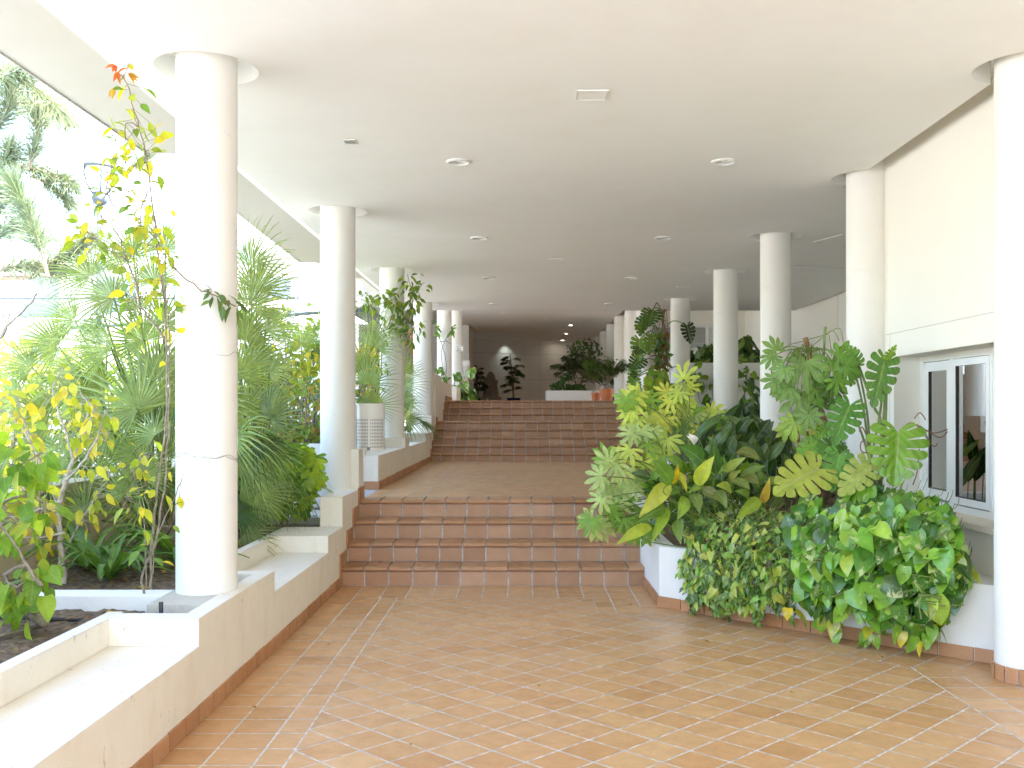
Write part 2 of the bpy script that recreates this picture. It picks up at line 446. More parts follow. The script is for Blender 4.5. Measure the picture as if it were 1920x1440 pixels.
# ------------------------------------------------------------------ stepped low wall on the left
def skirting(mb, p0, p1, h, t=.012, l=.205, zf=lambda s: 0.0, rise=None):
    p0, p1 = Vector((*p0, 0)), Vector((*p1, 0)); d = p1 - p0; Ln = d.length; d.normalize(); n = Vector((d.y, -d.x, 0)) * t
    s = 0
    while s < Ln - .01:
        e = min(s + l, Ln); a, b = p0 + d * (s + .004), p0 + d * (e - .004)
        rr = random.random(); z0 = zf(s); hh = h + rnd(-.003, .003)
        vs = [a, b, b + n, a + n]
        vs = [(v.x, v.y, z0 + .002) for v in vs] + [(v.x, v.y, z0 + hh) for v in vs]
        mb.add(vs, [(3, 2, 1, 0), (4, 5, 6, 7), (0, 1, 5, 4), (1, 2, 6, 5), (2, 3, 7, 6), (3, 0, 4, 7)], (rr, rr, rr))
        s = e
XB, XP = -2.0, -2.075
lw = thing('stepped_low_wall', 'cream low wall with bench ledges stepping up beside the nearest column', 'low wall', (-1.8, 5, 0))
m = MB()
lip = [(-3.2, 0), (9.78, 0), (9.78, 1.14), (9.52, 1.14), (9.52, .76), (8.66, .76), (8.66, .50), (8.02, .50), (8.02, .365), (6.285, .365), (6.285, .50), (4.815, .50), (4.815, .365), (-3.2, .365)]
m.prism_x(lip, -1.665, XL)
m.box(XB, -1.665, -3.2, 4.815, 0, .3645); m.box(XB, -1.665, 6.285, 8.02, 0, .3645)
m.box(XB, -1.665, 4.815, 4.955, 0, .4995); m.box(XB, -1.665, 6.165, 6.285, 0, .4995); m.box(XB, -1.665, 8.02, 8.66, 0, .4995)
m.box(XP, XB, -3.2, 5.0, 0, .4985); m.box(XP, XB, 6.1, 8.66, 0, .4985)
m.box(-1.76, -1.665, 9.52, 9.775, .3, 1.1385); m.box(-1.76, -1.665, 8.66, 9.52, .3, .7585)
m.build('wall_body', 'low', lw)
m = MB(); m.box(-1.96, -1.665, 5.2, 5.88, .2, .494)
m.build('column_footing', 'cement', lw)
m = MB(); skirting(m, (XL, -3.2), (XL, 8.6), .085)
# stepped skirting beside the lowest flight
for i in range(4):
    y = Y1 + i * T1; rr = random.random()
    m.box(XL, XL + .012, y - .10, y + .02, i * R1 + (.085 if i == 0 else .12), (i + 1) * R1 + .12, 0, (rr,) * 3)
    rr = random.random(); m.box(XL, XL + .012, y + .025, y + T1 - .105, (i + 1) * R1 - .01, (i + 1) * R1 + .12, 0, (rr,) * 3)
m.build('skirting', 'skirt', lw)
m = MB(); m.tube([(-1.83, 5.05, .36), (-1.835, 5.06, .535)], .012, 8); m.tube([(-1.80, 5.0, .36), (-1.87, 5.08, .38)], .01, 6)
m.build('tube_stub', 'tube', lw)
m = MB(); m.box(-1.96, -1.665, 5.88, 6.165, .3, .44); m.box(-1.96, -1.665, 4.955, 5.2, .3, .40)
m.build('soil_pocket', 'soil', lw)

uw = thing('stepped_low_wall', 'cream low wall beside the landing, under the white litter bin', 'low wall', (-1.7, 13, Z1))
m = MB()
prof = [(10.8, .5), (17.95, .5), (17.95, 1.43), (17.1, 1.43), (17.1, 1.15), (16.1, 1.15), (16.1, 1.025), (13.75, 1.025), (13.75, 1.15), (13.28, 1.15), (13.28, 1.025), (10.8, 1.025)]
m.prism_x(prof, -1.665, XL)
m.box(XB, -1.665, 10.8, 13.28, .4, 1.0245); m.box(XB, -1.665, 13.28, 13.75, .4, 1.1495); m.box(XB, -1.665, 13.75, 16.1, .4, 1.0245); m.box(XB, -1.665, 16.1, 17.95, .4, 1.1495)
m.box(XP, XB, 10.8, 17.95, .4, 1.148)
m.build('wall_body', 'low', uw)
m = MB(); skirting(m, (XL, 10.8), (XL, 16.97), .09, zf=lambda s: Z1); skirting(m, (-1.72, 10.8), (-1.552, 10.8), .09, zf=lambda s: Z1)
for i in range(5):
    y = Y2 + i * T2; rr = random.random()
    m.box(XL, XL + .012, y - .08, y + T2 - .09, Z1 + (i + .3) * R2, Z1 + (i + 1) * R2 + .08, 0, (rr,) * 3)
m.build('skirting', 'skirt', uw)

tw = thing('stepped_low_wall', 'tall tan wall beside the top steps with a white ledge', 'low wall', (-1.7, 20, Z2))
m = MB()
prof = [(17.96, .6), (22.0, .6), (22.0, 2.09), (19.3, 2.09), (19.3, 2.18), (17.96, 2.18)]
m.prism_x(prof, -1.70, XL - .002)
m.box(XB, -1.70, 17.96, 19.3, .6, 2.179); m.box(XB, -1.70, 19.3, 22.0, .6, 2.09); m.box(XP - .03, XB, 17.96, 22.0, .6, 2.21)
m.build('wall_body', 'low', tw)
m = MB()
for i in range(3):
    y = Y3 + i * T2; rr = random.random()
    m.box(XL, XL + .012, y - .1, y + T2 - .1, Z2 + i * R2 + .02, Z2 + (i + 1) * R2 + .09, 0, (rr,) * 3)
skirting(m, (XL, Y3 + .5), (XL, 22.0), .085, zf=lambda s: Z3)
m.build('skirting', 'skirt', tw)
hw = thing('stepped_low_wall', 'cream planter wall under the climbing plant at the hall entrance', 'low wall', (-1.8, 26, Z3))
m = MB(); m.box(-2.07, XL, 23.6, 28.3, 1.4, 2.1); m.build('wall_body', 'low', hw)

# ------------------------------------------------------------------ ceilings
RR = .285
CL = [(-1.78, 5.62), (-1.78, 9.61), (-1.78, 13.6), (-1.78, 17.8)]
CR = [(2.83, 5.60), (2.84, 8.22), (2.79, 11.0), (2.80, 13.75), (2.72, 17.2)]
def ceiling_mesh(outer, holes, z):
    bm = bmesh.new()
    def loop(pts):
        vs = [bm.verts.new((x, y, z)) for x, y in pts]
        return [bm.edges.new((vs[i], vs[(i + 1) % len(vs)])) for i in range(len(vs))]
    es = loop(outer)
    for h in holes: es += loop(h)
    bmesh.ops.triangle_fill(bm, edges=es, use_beauty=True, use_dissolve=False)
    for f in bm.faces:
        if f.normal.z > 0: f.normal_flip()
    mb = MB(); bm.verts.index_update()
    mb.add([v.co for v in bm.verts], [tuple(v.index for v in f.verts) for f in bm.faces]); bm.free()
    return mb
def arc(c, a0, a1, r=RR, n=24): return [(c[0] + r * math.cos(R(a0 + (a1 - a0) * k / n)), c[1] + r * math.sin(R(a0 + (a1 - a0) * k / n))) for k in range(n + 1)]
XE = 2.755
outer = [(-2.23, -3.2), (XE, -3.2)]
for c in CR[:2]:
    th = math.degrees(math.acos((XE - c[0]) / RR)); outer += arc(c, -th, -(360 - th))
outer += [(XE, 8.62), (5.17, 8.62), (5.17, 19.0), (-2.23, 19.0)]
LAMPS = [(-.493, 7.69), (1.55, 7.69), (-.48, 11.06), (1.56, 11.06), (-.49, 14.36), (1.565, 14.36), (-.505, 17.84), (1.545, 17.84)]
circ = lambda c, r, n=40: [(c[0] + r * math.cos(2 * math.pi * k / n), c[1] + r * math.sin(2 * math.pi * k / n)) for k in range(n)]
holes = [circ(c, RR) for c in CL + CR[2:]] + [circ(c, .078, 24) for c in LAMPS]
cl = thing('porch_ceiling', 'wide pale plaster ceiling over the walkway and lower steps', 'ceiling', (0, 8, CEIL))
mb = ceiling_mesh(outer, holes, CEIL)
mb.build('ceiling_panel', 'ceil', cl)
m = MB()
for c in CL + CR[2:]: m.lathe([(RR, 0), (RR, .13), (.02, .13)], (c[0], c[1], CEIL), 40, cap=False)
for c in CR[:2]:
    th = math.degrees(math.acos((XE - c[0]) / RR)); m.lathe([(RR, 0), (RR, .13)], (c[0], c[1], CEIL), 40, a0=R(th), a1=R(360 - th), cap=False)
m.build('column_recess', 'ceil', cl, autos=40)
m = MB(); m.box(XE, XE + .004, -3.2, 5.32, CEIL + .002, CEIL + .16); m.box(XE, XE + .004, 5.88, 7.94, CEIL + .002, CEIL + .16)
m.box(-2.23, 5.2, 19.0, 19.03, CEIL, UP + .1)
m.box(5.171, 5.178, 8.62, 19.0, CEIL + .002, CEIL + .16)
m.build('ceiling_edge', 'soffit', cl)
m = MB(); m.add([(-2.232, -3.2, CEIL), (-2.232, 19.0, CEIL), (-2.32, 19.0, CEIL + .033), (-2.32, -3.2, CEIL + .033)], [(0, 1, 2, 3)])
m.build('edge_strip', 'strip', cl)
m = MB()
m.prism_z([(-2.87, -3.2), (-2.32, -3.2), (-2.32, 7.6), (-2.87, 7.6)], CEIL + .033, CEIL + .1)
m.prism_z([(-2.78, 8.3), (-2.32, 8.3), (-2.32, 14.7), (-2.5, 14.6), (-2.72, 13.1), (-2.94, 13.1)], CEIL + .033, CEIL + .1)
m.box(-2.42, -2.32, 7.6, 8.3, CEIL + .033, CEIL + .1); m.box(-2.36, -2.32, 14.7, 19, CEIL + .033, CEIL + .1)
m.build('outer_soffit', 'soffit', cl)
m = MB(); m.box(-2.86, -2.85, -3.2, 7.6, CEIL + .025, CEIL + .033); m.add([(-2.76, 8.3, CEIL + .029), (-2.75, 8.3, CEIL + .029), (-2.90, 13.1, CEIL + .029), (-2.91, 13.1, CEIL + .029)], [(0, 1, 2, 3)])
m.build('drip_groove', 'soffit', cl)
# upper hall ceiling
ULAMP = [(-.55, 28.6), (1.56, 28.7), (-.55, 32.1), (1.55, 32.2), (-.56, 35.6), (1.55, 35.7), (1.55, 39.0)]
uc = thing('hall_ceiling', 'dim higher ceiling over the dark hall behind', 'ceiling', (0, 30, UP))
m = ceiling_mesh([(-2.25, 19.03), (2.755, 19.03), (2.755, 42), (-2.6, 42), (-2.6, 32), (-2.25, 32)], [circ(c, .078, 20) for c in ULAMP], UP)
m.build('ceiling_panel', 'ceil', uc)
m = MB(); m.box(2.755, 2.77, 19.03, 42, UP, UP + .16); m.build('ceiling_edge', 'soffit', uc)
# unseen building over it all; wide hall overhang added to darken the hall
m = MB()
m.box(-2.9, 12, -3.2, 7.6, CEIL + .16, 5.4); m.box(-2.6, 12, 7.6, 18.9, CEIL + .16, 5.4); m.box(-5.2, 12, 18.9, 45, UP + .16, 5.6)
m.build('unseen_shading_storeys', 'far', cl)

# ------------------------------------------------------------------ downlights, hatches
def downlight(loc, label, lit, group):
    t = thing('ceiling_downlight', label, 'downlight', loc, group); t['local'] = 1
    m = MB(); m.lathe([(.078, .0), (.098, 0), (.098, -.008), (.082, -.014), (.074, -.006), (.074, .03)], n=28, cap=False); m.build('ring', 'white', t, autos=40)
    m = MB(); m.lathe([(.077, .0), (.068, .05), (.045, .09), (.001, .095)], n=24, cap=False); m.build('reflector', 'refl', t, smooth=True)
    m = MB()
    if lit: m.lathe([(.07, -.002), (.04, -.008), (.001, -.008)], n=24, cap=False); m.build('lit_lens', 'lamp', t)
    else: m.lathe([(.024, .085), (.026, .05), (.014, .028), (.001, .026)], n=14, cap=False); m.build('bulb', 'dark', t, smooth=True)
    return t
g = 'round downlights in the lower ceiling'
base = downlight((*LAMPS[0], CEIL), 'unlit downlight nearest the viewer on the garden side of the ceiling', False, g)
names = ['unlit downlight nearest the viewer on the window side of the ceiling', 'second unlit downlight from the viewer in the garden side row', 'second unlit downlight from the viewer in the window side row',
         'third unlit downlight from the viewer in the garden side row', 'third unlit downlight from the viewer in the window side row', 'unlit downlight by the ceiling edge in the garden side row', 'unlit downlight by the ceiling edge in the window side row']
for (x, y), nm in zip(LAMPS[1:], names): copy_tree(base, (x, y, CEIL), nm)
g2 = 'downlights in the hall ceiling'
ub = copy_tree(base, (*ULAMP[0], UP), 'unlit hall downlight just past the ceiling edge, garden side', g2)
for i, nm in ((1, 'unlit hall downlight just past the ceiling edge, window side'), (2, 'second unlit downlight of the garden side row in the hall'), (4, 'third unlit downlight of the garden side row, deep in the hall')):
    copy_tree(base, (*ULAMP[i], UP), nm, g2)
lb = downlight((*ULAMP[3], UP), 'brightest lit downlight in the hall ceiling, nearest of the three glowing ones', True, g2)
copy_tree(lb, (*ULAMP[5], UP), 'lit downlight in the middle of the three glowing ones'); copy_tree(lb, (*ULAMP[6], UP), 'lit downlight farthest back of the three glowing ones')
def hatch(x, y, w, d, label, z=CEIL, rot=0):
    t = thing('access_hatch', label, 'access panel', (x, y, z), 'access panels in the ceiling'); t['local'] = 1
    m = MB(); m.box(-w / 2, w / 2, -d / 2, d / 2, -.006, -.001)
    a = m.build('panel', 'ceil', t)
    m = MB()
    for s in (-1, 1):
        m.box(s * (w / 2 + .006) - .004, s * (w / 2 + .006) + .004, -d / 2 - .01, d / 2 + .01, -.009, -.001)
        m.box(-w / 2 - .002, w / 2 + .002, s * (d / 2 + .006) - .004, s * (d / 2 + .006) + .004, -.009, -.001)
    m.build('panel_frame', 'white', t)
    t.rotation_euler.z = rot
    return t
hatch(.42, 6.07, .175, .17, 'small square access panel in the ceiling nearest the viewer')
hatch(.42, 12.66, .175, .17, 'small square access panel midway along the ceiling')
hatch(2.47, 15.4, .175, .17, 'small square access panel between the window side columns')
hatch(4.0, 11.3, 1.3, .5, 'large access panel in the ceiling behind the window side column', rot=.35)
hatch(4.2, 13.6, 1.5, .5, 'large access panel farther back behind the window side columns', rot=.35)
t = thing('ceiling_vent', 'tiny slotted vent in the ceiling near the big column', 'vent', (-1.23, 7.12, CEIL))
m = MB(); m.box(-1.275, -1.185, 7.06, 7.18, CEIL - .006, CEIL - .001); m.build('vent_frame', 'white', t)
m = MB()
for k in range(6): m.box(-1.268 + k * .0135, -1.262 + k * .0135, 7.07, 7.17, CEIL + .033, CEIL - .006)
m.build('vent_slots', 'steel', t)

# ------------------------------------------------------------------ columns
def column(x, y, z0, z1, label, group, r=.167, skirt=False):
    t = thing('round_column', label, 'column', (x, y, z0), group); t['local'] = 1
    m = MB(); m.lathe([(r, 0), (r, z1 - z0)], n=64, cap=False); m.build('shaft', 'col', t, smooth=True)
    if skirt:
        m = MB(); n = 14
        for k in range(n):
            rr = random.random(); a0, a1 = 2 * math.pi * k / n + .02, 2 * math.pi * (k + 1) / n - .02
            m.lathe([(r + .014, .002), (r + .016, .085), (r, .088)], n=4, a0=a0, a1=a1, cap=False); m.c[-15:] = [(rr,) * 3] * 15
        m.build('skirting', 'skirt', t)
    return t
gl, gr = 'white round columns along the garden', 'white round columns on the window side'
lab = ['thick white column nearest the viewer on the garden side, with wires round it', 'white garden side column with the big litter bin beside it', 'white garden side column wrapped by a leafy climber',
       'white garden side column behind the tan wall of the top steps', 'white garden side column with thin wire stems climbing it', 'white column with the small sign, by the far litter bin']
for (x, y), z0, z1, l in zip(CL + [(-1.78, 22.7), (-1.775, 26.5)], (.494, .52, 1.1, 1.1, 2.0, 2.0), (CEIL + .14,) * 4 + (UP + .05,) * 2, lab): column(x, y, z0, z1, l, gl)
lab = ['white column at the picture edge standing on the tiled floor by the window', 'white column set into the window wall behind the split leaves', 'white column behind the tall dark palmate plant',
       'white column rising out of the dark broad leaves', 'white column carrying the climbing split-leaf vine', 'white column in front of the upper window wall', 'white column at the start of the hall side wall',
       'second column of the hall side wall', 'third column of the hall side wall', 'fourth column of the hall side wall', 'farthest column of the hall side wall']
pos = CR + [(2.83, 23.2), (2.85, 26.2), (2.86, 29.4), (2.86, 32.1), (2.86, 34.9), (2.84, 37.4)]
zb = (0, .3, .5, .5, .6, 2.0, Z3, Z3, Z3, Z3, Z3)
for (x, y), z0, l, i in zip(pos, zb, lab, range(11)): column(x, y, z0, CEIL + .14 if i < 5 else UP + .02, l, gr, skirt=(i == 0))

# ------------------------------------------------------------------ window wall on the right
WX = 2.93
ww = thing('window_wall', 'cream wall on the window side with a recessed white window', 'wall', (WX, 7, 0))
m = MB()
WY0, WY1, WZ0, WZ1 = 5.4, 7.87, .765, 1.93
m.box(WX, WX + .25, -3.2, WY0, 0, CEIL + .16); m.box(WX, WX + .25, WY1, 8.5, 0, CEIL + .16)
m.box(WX, WX + .25, WY0, WY1, WZ1, CEIL + .16); m.box(WX, WX + .25, WY0, WY1, 0, WZ0)
m.box(WX + .25, 5.4, 8.3, 8.5, 0, CEIL + .16)
m.build('wall_body', 'wall', ww)
m = MB(); m.box(WX - .018, WX, WY0, 7.92, WZ1 + .001, WZ1 + .045); m.build('lintel_drip', 'wall', ww)
m = MB(); m.box(WX - .0015, WX + .001, 5.4, 8.05, 2.117, 2.123); m.box(WX - .0015, WX + .001, 7.955, 7.96, 0.5, 2.117)
m.build('panel_joint', 'soffit', ww)
m = MB(); m.box(WX - .025, WX + .21, WY0 + .002, WY1 - .002, WZ0 - .03, WZ0 + .012); m.build('window_sill', 'low', ww)
win = thing('sliding_window', 'white two-sash sliding window set deep in the cream wall', 'window', (3.14, 7, .8))
FX0, FX1 = 3.135, 3.185
m = MB()
m.box(FX0, FX1, WY0, WY1, WZ0 + .012, .825); m.box(FX0, FX1, WY0, WY1, 1.885, WZ1)
m.box(FX0, FX1, 7.80, WY1, .825, 1.885); m.box(FX0, FX1, 7.265, 7.325, .825, 1.885)
m.build('window_frame', 'frame', win)
def sash(y0, y1, x0, z0, z1, w=.07):
    m = MB(); m.box(x0, x0 + .035, y0, y1, z0, z0 + w); m.box(x0, x0 + .035, y0, y1, z1 - w, z1)
    m.box(x0, x0 + .035, y0, y0 + w, z0 + w, z1 - w); m.box(x0, x0 + .035, y1 - w, y1, z0 + w, z1 - w)
    s = m.build('sash', 'frame', win)
    m = MB(); m.box(x0 + .014, x0 + .02, y0 + w, y1 - w, z0 + w, z1 - w); m.build('pane', 'glass', s)
    m = MB(); g = .006
    m.box(x0 + .002, x0 + .012, y0 + w, y0 + w + g, z0 + w, z1 - w); m.box(x0 + .002, x0 + .012, y1 - w - g, y1 - w, z0 + w, z1 - w); m.box(x0 + .002, x0 + .012, y0 + w, y1 - w, z0 + w, z0 + w + g)
    m.build('gasket', 'dark', s)
sash(7.326, 7.80, FX0 + .008, .84, 1.88); sash(6.69, 7.264, FX0 - .006, .835, 1.88, .05); sash(6.05, 6.66, FX0 + .008, .835, 1.88, .06)
m = MB(); m.box(FX0 - .004, FX0 + .02, 6.655, 6.685, .825, 1.885); m.build('meeting_rail', 'frame', win)
rm = thing('room_interior', 'plain beige room seen dimly through the window glass', 'room', (4.5, 6.5, 0))
m = MB(); m.box(5.6, 5.7, 3.5, 8.3, 0, CEIL); m.box(3.2, 5.6, 3.5, 3.6, 0, CEIL); m.box(3.2, 5.6, 3.6, 8.3, .3, .4); m.box(3.19, 5.6, 3.6, 8.3, 2.7, 2.8); m.build('room_shell', 'room', rm)
m = MB()
for k in range(16): m.box(3.40 + .02 * (k % 2), 3.42 + .02 * (k % 2), 5.98 + k * .12, 6.097 + k * .12, .4, 2.6)  # curtain behind the far sash; other strips added to lighten the dark panes
m.build('curtain_and_pane_lightener', 'curtain_lightener', rm)
# rear side wall and rear window wall
sw = thing('side_wall', 'cream panelled wall behind the window side columns', 'wall', (5.2, 13, 0))
m = MB(); m.box(5.22, 5.4, 8.5, 23.6, .4, UP + .16); m.build('wall_body', 'wall', sw)
m = MB()
for y in (11.5, 14.0, 16.5): m.box(5.217, 5.221, y, y + .012, .5, CEIL)
m.box(5.217, 5.221, 8.5, 23, 2.55, 2.562); m.build('panel_joint', 'soffit', sw)
rw = thing('rear_window_wall', 'cream wall with a band of windows above the raised planter', 'wall', (4, 23.5, Z3))
m = MB(); m.box(2.9, 5.4, 23.4, 23.6, .5, 2.85); m.box(2.9, 5.4, 23.4, 23.6, 3.55, UP + .16); m.box(2.9, 3.0, 23.4, 23.6, 2.85, 3.55); m.box(5.0, 5.4, 23.4, 23.6, 2.85, 3.55)
m.build('wall_body', 'wall', rw)
m = MB(); m.box(2.9, 5.3, 23.36, 23.4, 3.551, 3.62); m.box(2.9, 5.3, 23.37, 23.4, 3.95, 3.98); m.build('moulding', 'wall', rw)
m = MB()
for x in (3.0, 3.65, 4.3, 4.95): m.box(x, x + .07, 23.42, 23.5, 2.85, 3.55)
m.box(3.0, 5.02, 23.43, 23.49, 3.48, 3.549); m.box(3.0, 5.02, 23.43, 23.49, 2.851, 2.91); f = m.build('window_frame', 'frame', rw)
m = MB(); m.box(3.0, 5.0, 23.46, 23.47, 2.85, 3.55); m.build('pane', 'glass', f)
m = MB(); m.box(2.95, 5.3, 25.5, 25.6, 2.0, UP); m.build('room_back', 'room', rw)
# hall: back wall, side wall, pier
bw = thing('hall_back_wall', 'plain panelled back wall of the dark hall', 'wall', (0, 39, Z3))
m = MB(); m.add([(-6, 36.2, 1.4), (4.2, 40.8, 1.4), (4.2, 40.8, UP + .1), (-6, 36.2, UP + .1)], [(0, 1, 2, 3)]); m.prism_z([(-6, 36.3), (4.2, 40.9), (4.2, 41.1), (-6, 36.5)], 1.4, UP + .1); m.build('wall_body', 'back', bw)
m = MB(); sl = (40.8 - 36.2) / 10.2
for z in (2.75, 3.75):
    m.add([(-6, 36.19, z), (4.2, 40.79, z), (4.2, 40.79, z + .02), (-6, 36.19, z + .02)], [(0, 1, 2, 3)])
for x in (-2.4, .66, 2.2): y = 36.19 + (x + 6) * sl; m.add([(x, y, 1.6), (x + .02, y + .009, 1.6), (x + .02, y + .009, UP), (x, y, UP)], [(0, 1, 2, 3)])
m.build('panel_joint', 'soffit', bw)
hs = thing('hall_side_wall', 'cream side wall of the hall between its engaged columns', 'wall', (3, 33, Z3))
m = MB(); m.box(2.96, 3.2, 26.2, 41, 1.4, UP + .16); m.build('wall_body', 'wall', hs)
hl = thing('hall_pier', 'square pier at the garden side entrance of the dark hall', 'pier', (-2, 33.5, Z3))
m = MB(); m.box(-2.6, -1.74, 32.2, 35.4, 1.4, UP + .1); m.box(-2.6, -1.80, 32.19, 32.2, 1.4, UP + .1); m.build('pier_body', 'back', hl)
m = MB(); m.box(-6.1, -2.6, 33, 33.2, 1.4, UP + .1); m.box(-6.1, -6.0, 33.2, 36.5, 1.4, UP + .1); m.build('return_wall', 'back', bw)
m = MB(); m.box(-6.1, -2.25, 32.9, 42, UP, UP + .1); m.build('side_panel', 'ceil', uc)

# ------------------------------------------------------------------ planters
pl = thing('angled_planter', 'white angled planter wall under the trailing plants with terracotta skirting', 'planter', (1.9, 7.5, 0))
m = MB(); t = .12; q = t * math.tan(R(22.5))
o_ = [(1.05, 9.6), (1.05, 7.67), (2.82, 5.9), (2.93, 5.9)]
i_ = [(2.93, 5.9 + .12), (2.82 + .05, 6.02), (1.05 + t, 7.67 + q), (1.05 + t, 9.6)]
H = .468
n = 4
m.prism_z([(1.05, 9.6), (1.05, 7.67), (1.05 + t, 7.67 + q), (1.05 + t, 9.6)], 0, H)
m.prism_z([(1.05, 7.67), (2.82, 5.9), (2.82 + q, 5.9 + t), (1.05 + t, 7.67 + q)], 0, H)
m.prism_z([(2.82, 5.9), (2.93, 5.9), (2.93, 5.9 + t), (2.82 + q, 5.9 + t)], 0, H)
m.prism_z([(2.55, 6.33), (2.80, 6.05), (2.925, 6.03), (2.925, 6.95)], .3, .466); m.build('planter_wall', 'planter', pl)
m = MB(); skirting(m, (1.05, 8.595), (1.05, 7.67), .085); skirting(m, (1.044, 7.672), (2.82, 5.9), .085, l=.215); skirting(m, (2.82, 5.9), (2.93, 5.9), .085)
m.build('skirting', 'skirt', pl)
m = MB(); m.prism_z([(1.17, 7.72), (2.86, 6.02), (2.93, 6.02), (2.93, 8.5), (5.2, 8.5), (5.2, 9.7), (1.17, 9.7)], .3, .43); m.build('soil_bed', 'soil', pl)
lb_ = thing('landing_bed', 'planted bed beside the landing behind the bright palmate shrub', 'planter', (3.5, 13, Z1))
m = MB(); m.box(2.2, 2.32, 9.6, 16.9, .5, .80); m.box(1.05, 2.32, 9.6, 9.72, .43, .72); m.build('bed_wall', 'planter', lb_)
m = MB(); m.box(2.32, 5.22, 9.7, 17.9, .5, .76); m.build('soil_bed', 'soil', lb_)
rp = thing('raised_planter', 'tall white planter wall behind the columns with vines hanging down it', 'planter', (4, 18, Z1))
m = MB(); m.box(2.62, 5.22, 17.9, 18.05, .5, 2.38); m.box(2.62, 2.74, 18.05, 23.4, .5, 2.38); m.build('planter_wall', 'planter', rp)
m = MB(); m.box(2.74, 5.22, 18.05, 23.4, 1.9, 2.3); m.build('soil_bed', 'soil', rp)
hp = thing('hall_planter', 'low white planter box in front of the dark back wall', 'planter', (1.7, 30.3, Z3))
m = MB(); m.box(.72, 2.69, 29.9, 30.05, Z3 - .02, 2.135); m.box(.72, .87, 30.05, 32.0, Z3 - .02, 2.135); m.build('planter_wall', 'planter', hp)
m = MB(); m.box(.87, 2.8, 30.05, 32, Z3, 2.06); m.build('soil_bed', 'soil', hp)

# ------------------------------------------------------------------ garden ground
def ground(name, x0, x1, y0, y1, z, mat, label, step=.06, amp=.03, holes=None):
    nx, ny = max(2, int((x1 - x0) / step)), max(2, int((y1 - y0) / step))
    m = MB(); vs = []
    for j in range(ny + 1):
        for i in range(nx + 1):
            x, y = x0 + (x1 - x0) * i / nx, y0 + (y1 - y0) * j / ny
            h = noise.noise((x * 3, y * 3, 1)) * .6 + noise.noise((x * 11, y * 11, 2)) * .45 + noise.noise((x * 27, y * 27, 3)) * .35
            vs.append((x, y, z + h * amp))
    fs = [(j * (nx + 1) + i, j * (nx + 1) + i + 1, (j + 1) * (nx + 1) + i + 1, (j + 1) * (nx + 1) + i) for j in range(ny) for i in range(nx)]
    m.add(vs, fs); return tag(m.build(name, mat, smooth=True), label, None, None, 'structure')
ground('garden_soil', -3.2, -2.05, -1, 5.5, .42, 'soil', 'dry crumbly soil of the garden bed by the low wall', .025, .035)
ground('garden_soil', -3.2, -2.06, 5.55, 8.66, .46, 'soil', 'shaded soil of the bed under the fan palms', .04, .03)
ground('garden_soil', -3.2, -1.72, 8.66, 10.9, .46, 'soil', 'shaded soil around the second column footing', .04, .03)
gw = MB(); gw.box(-2.75, -1.96, 5.42, 5.62, .2, .497)
tag(gw.build('garden_kerb_wall', 'planter'), 'short white rough-rendered wall across the soil by the nearest column', 'low wall')
gw = MB(); gw.box(-3.4, -3.17, 2.0, 10.9, .1, 1.0)
tag(gw.build('garden_retaining_wall', 'ochre'), 'shaded ochre retaining wall behind the yellow-leaved shrub', 'retaining wall')
gw = MB(); gw.box(-4.5, -1.72, 10.83, 10.98, .3, 1.15)
tag(gw.build('terrace_retaining_wall', 'planter'), 'pale retaining wall of the next garden terrace, behind the second column', 'retaining wall')
gw = MB(); gw.box(-2.35, -1.68, 9.25, 9.95, .3, .52)
tag(gw.build('column_footing', 'cement'), 'cement footing under the column beside the litter bin', 'footing')
ground('terrace_soil', -4.5, -1.9, 10.98, 18, 1.02, 'soil', 'soil of the second garden terrace', .15, .04)
ground('terrace_soil', -4.5, -2.1, 18, 28.3, 1.9, 'soil', 'soil of the highest garden terrace', .2, .04)
m = MB(); m.box(-60, -3.4, -10, 120, .3, .85)
tag(m.build('garden_terrain', 'ground'), 'pale garden ground beyond the beds', None, None, 'structure')
m = MB(); m.add([(-400, -400, -.06), (400, -400, -.06), (400, 700, -.06), (-400, 700, -.06)], [(0, 1, 2, 3)])
tag(m.build('ground', 'plaza'), 'pale paved ground around the building', None, None, 'structure')
m = MB(); m.tube([P(-30, 1158, 5.0), P(60, 1158, 5.05), P(100, 1161, 5.1), P(170, 1163, 5.2), P(240, 1166, 5.3)], .011, 8)
tag(m.build('irrigation_hose', 'tube', smooth=True), 'dark blue irrigation hose lying on the soil', 'hose')
t = thing('cut_stump', 'small cut branch stump lying on the soil by the hose', 'stump', P(70, 1170, 4.9))
m = MB(); m.tube([P(50, 1146, 4.95), P(72, 1160, 4.9), P(84, 1168, 4.85)], [.02, .026, .024], 8); m.tube([P(78, 1175, 4.9), P(0, 1192, 4.7), P(-40, 1200, 4.6)], [.01, .008, .007], 6)
m.build('wood', 'bark', t, smooth=True)
m = MB(); m.tube([P(545, 1010, 9.3), P(560, 975, 9.3), P(590, 968, 9.35), P(612, 990, 9.3)], .012, 6)
tag(m.build('irrigation_hose', 'tube', smooth=True), 'dark hose arching out of the soil by the second column', 'hose')

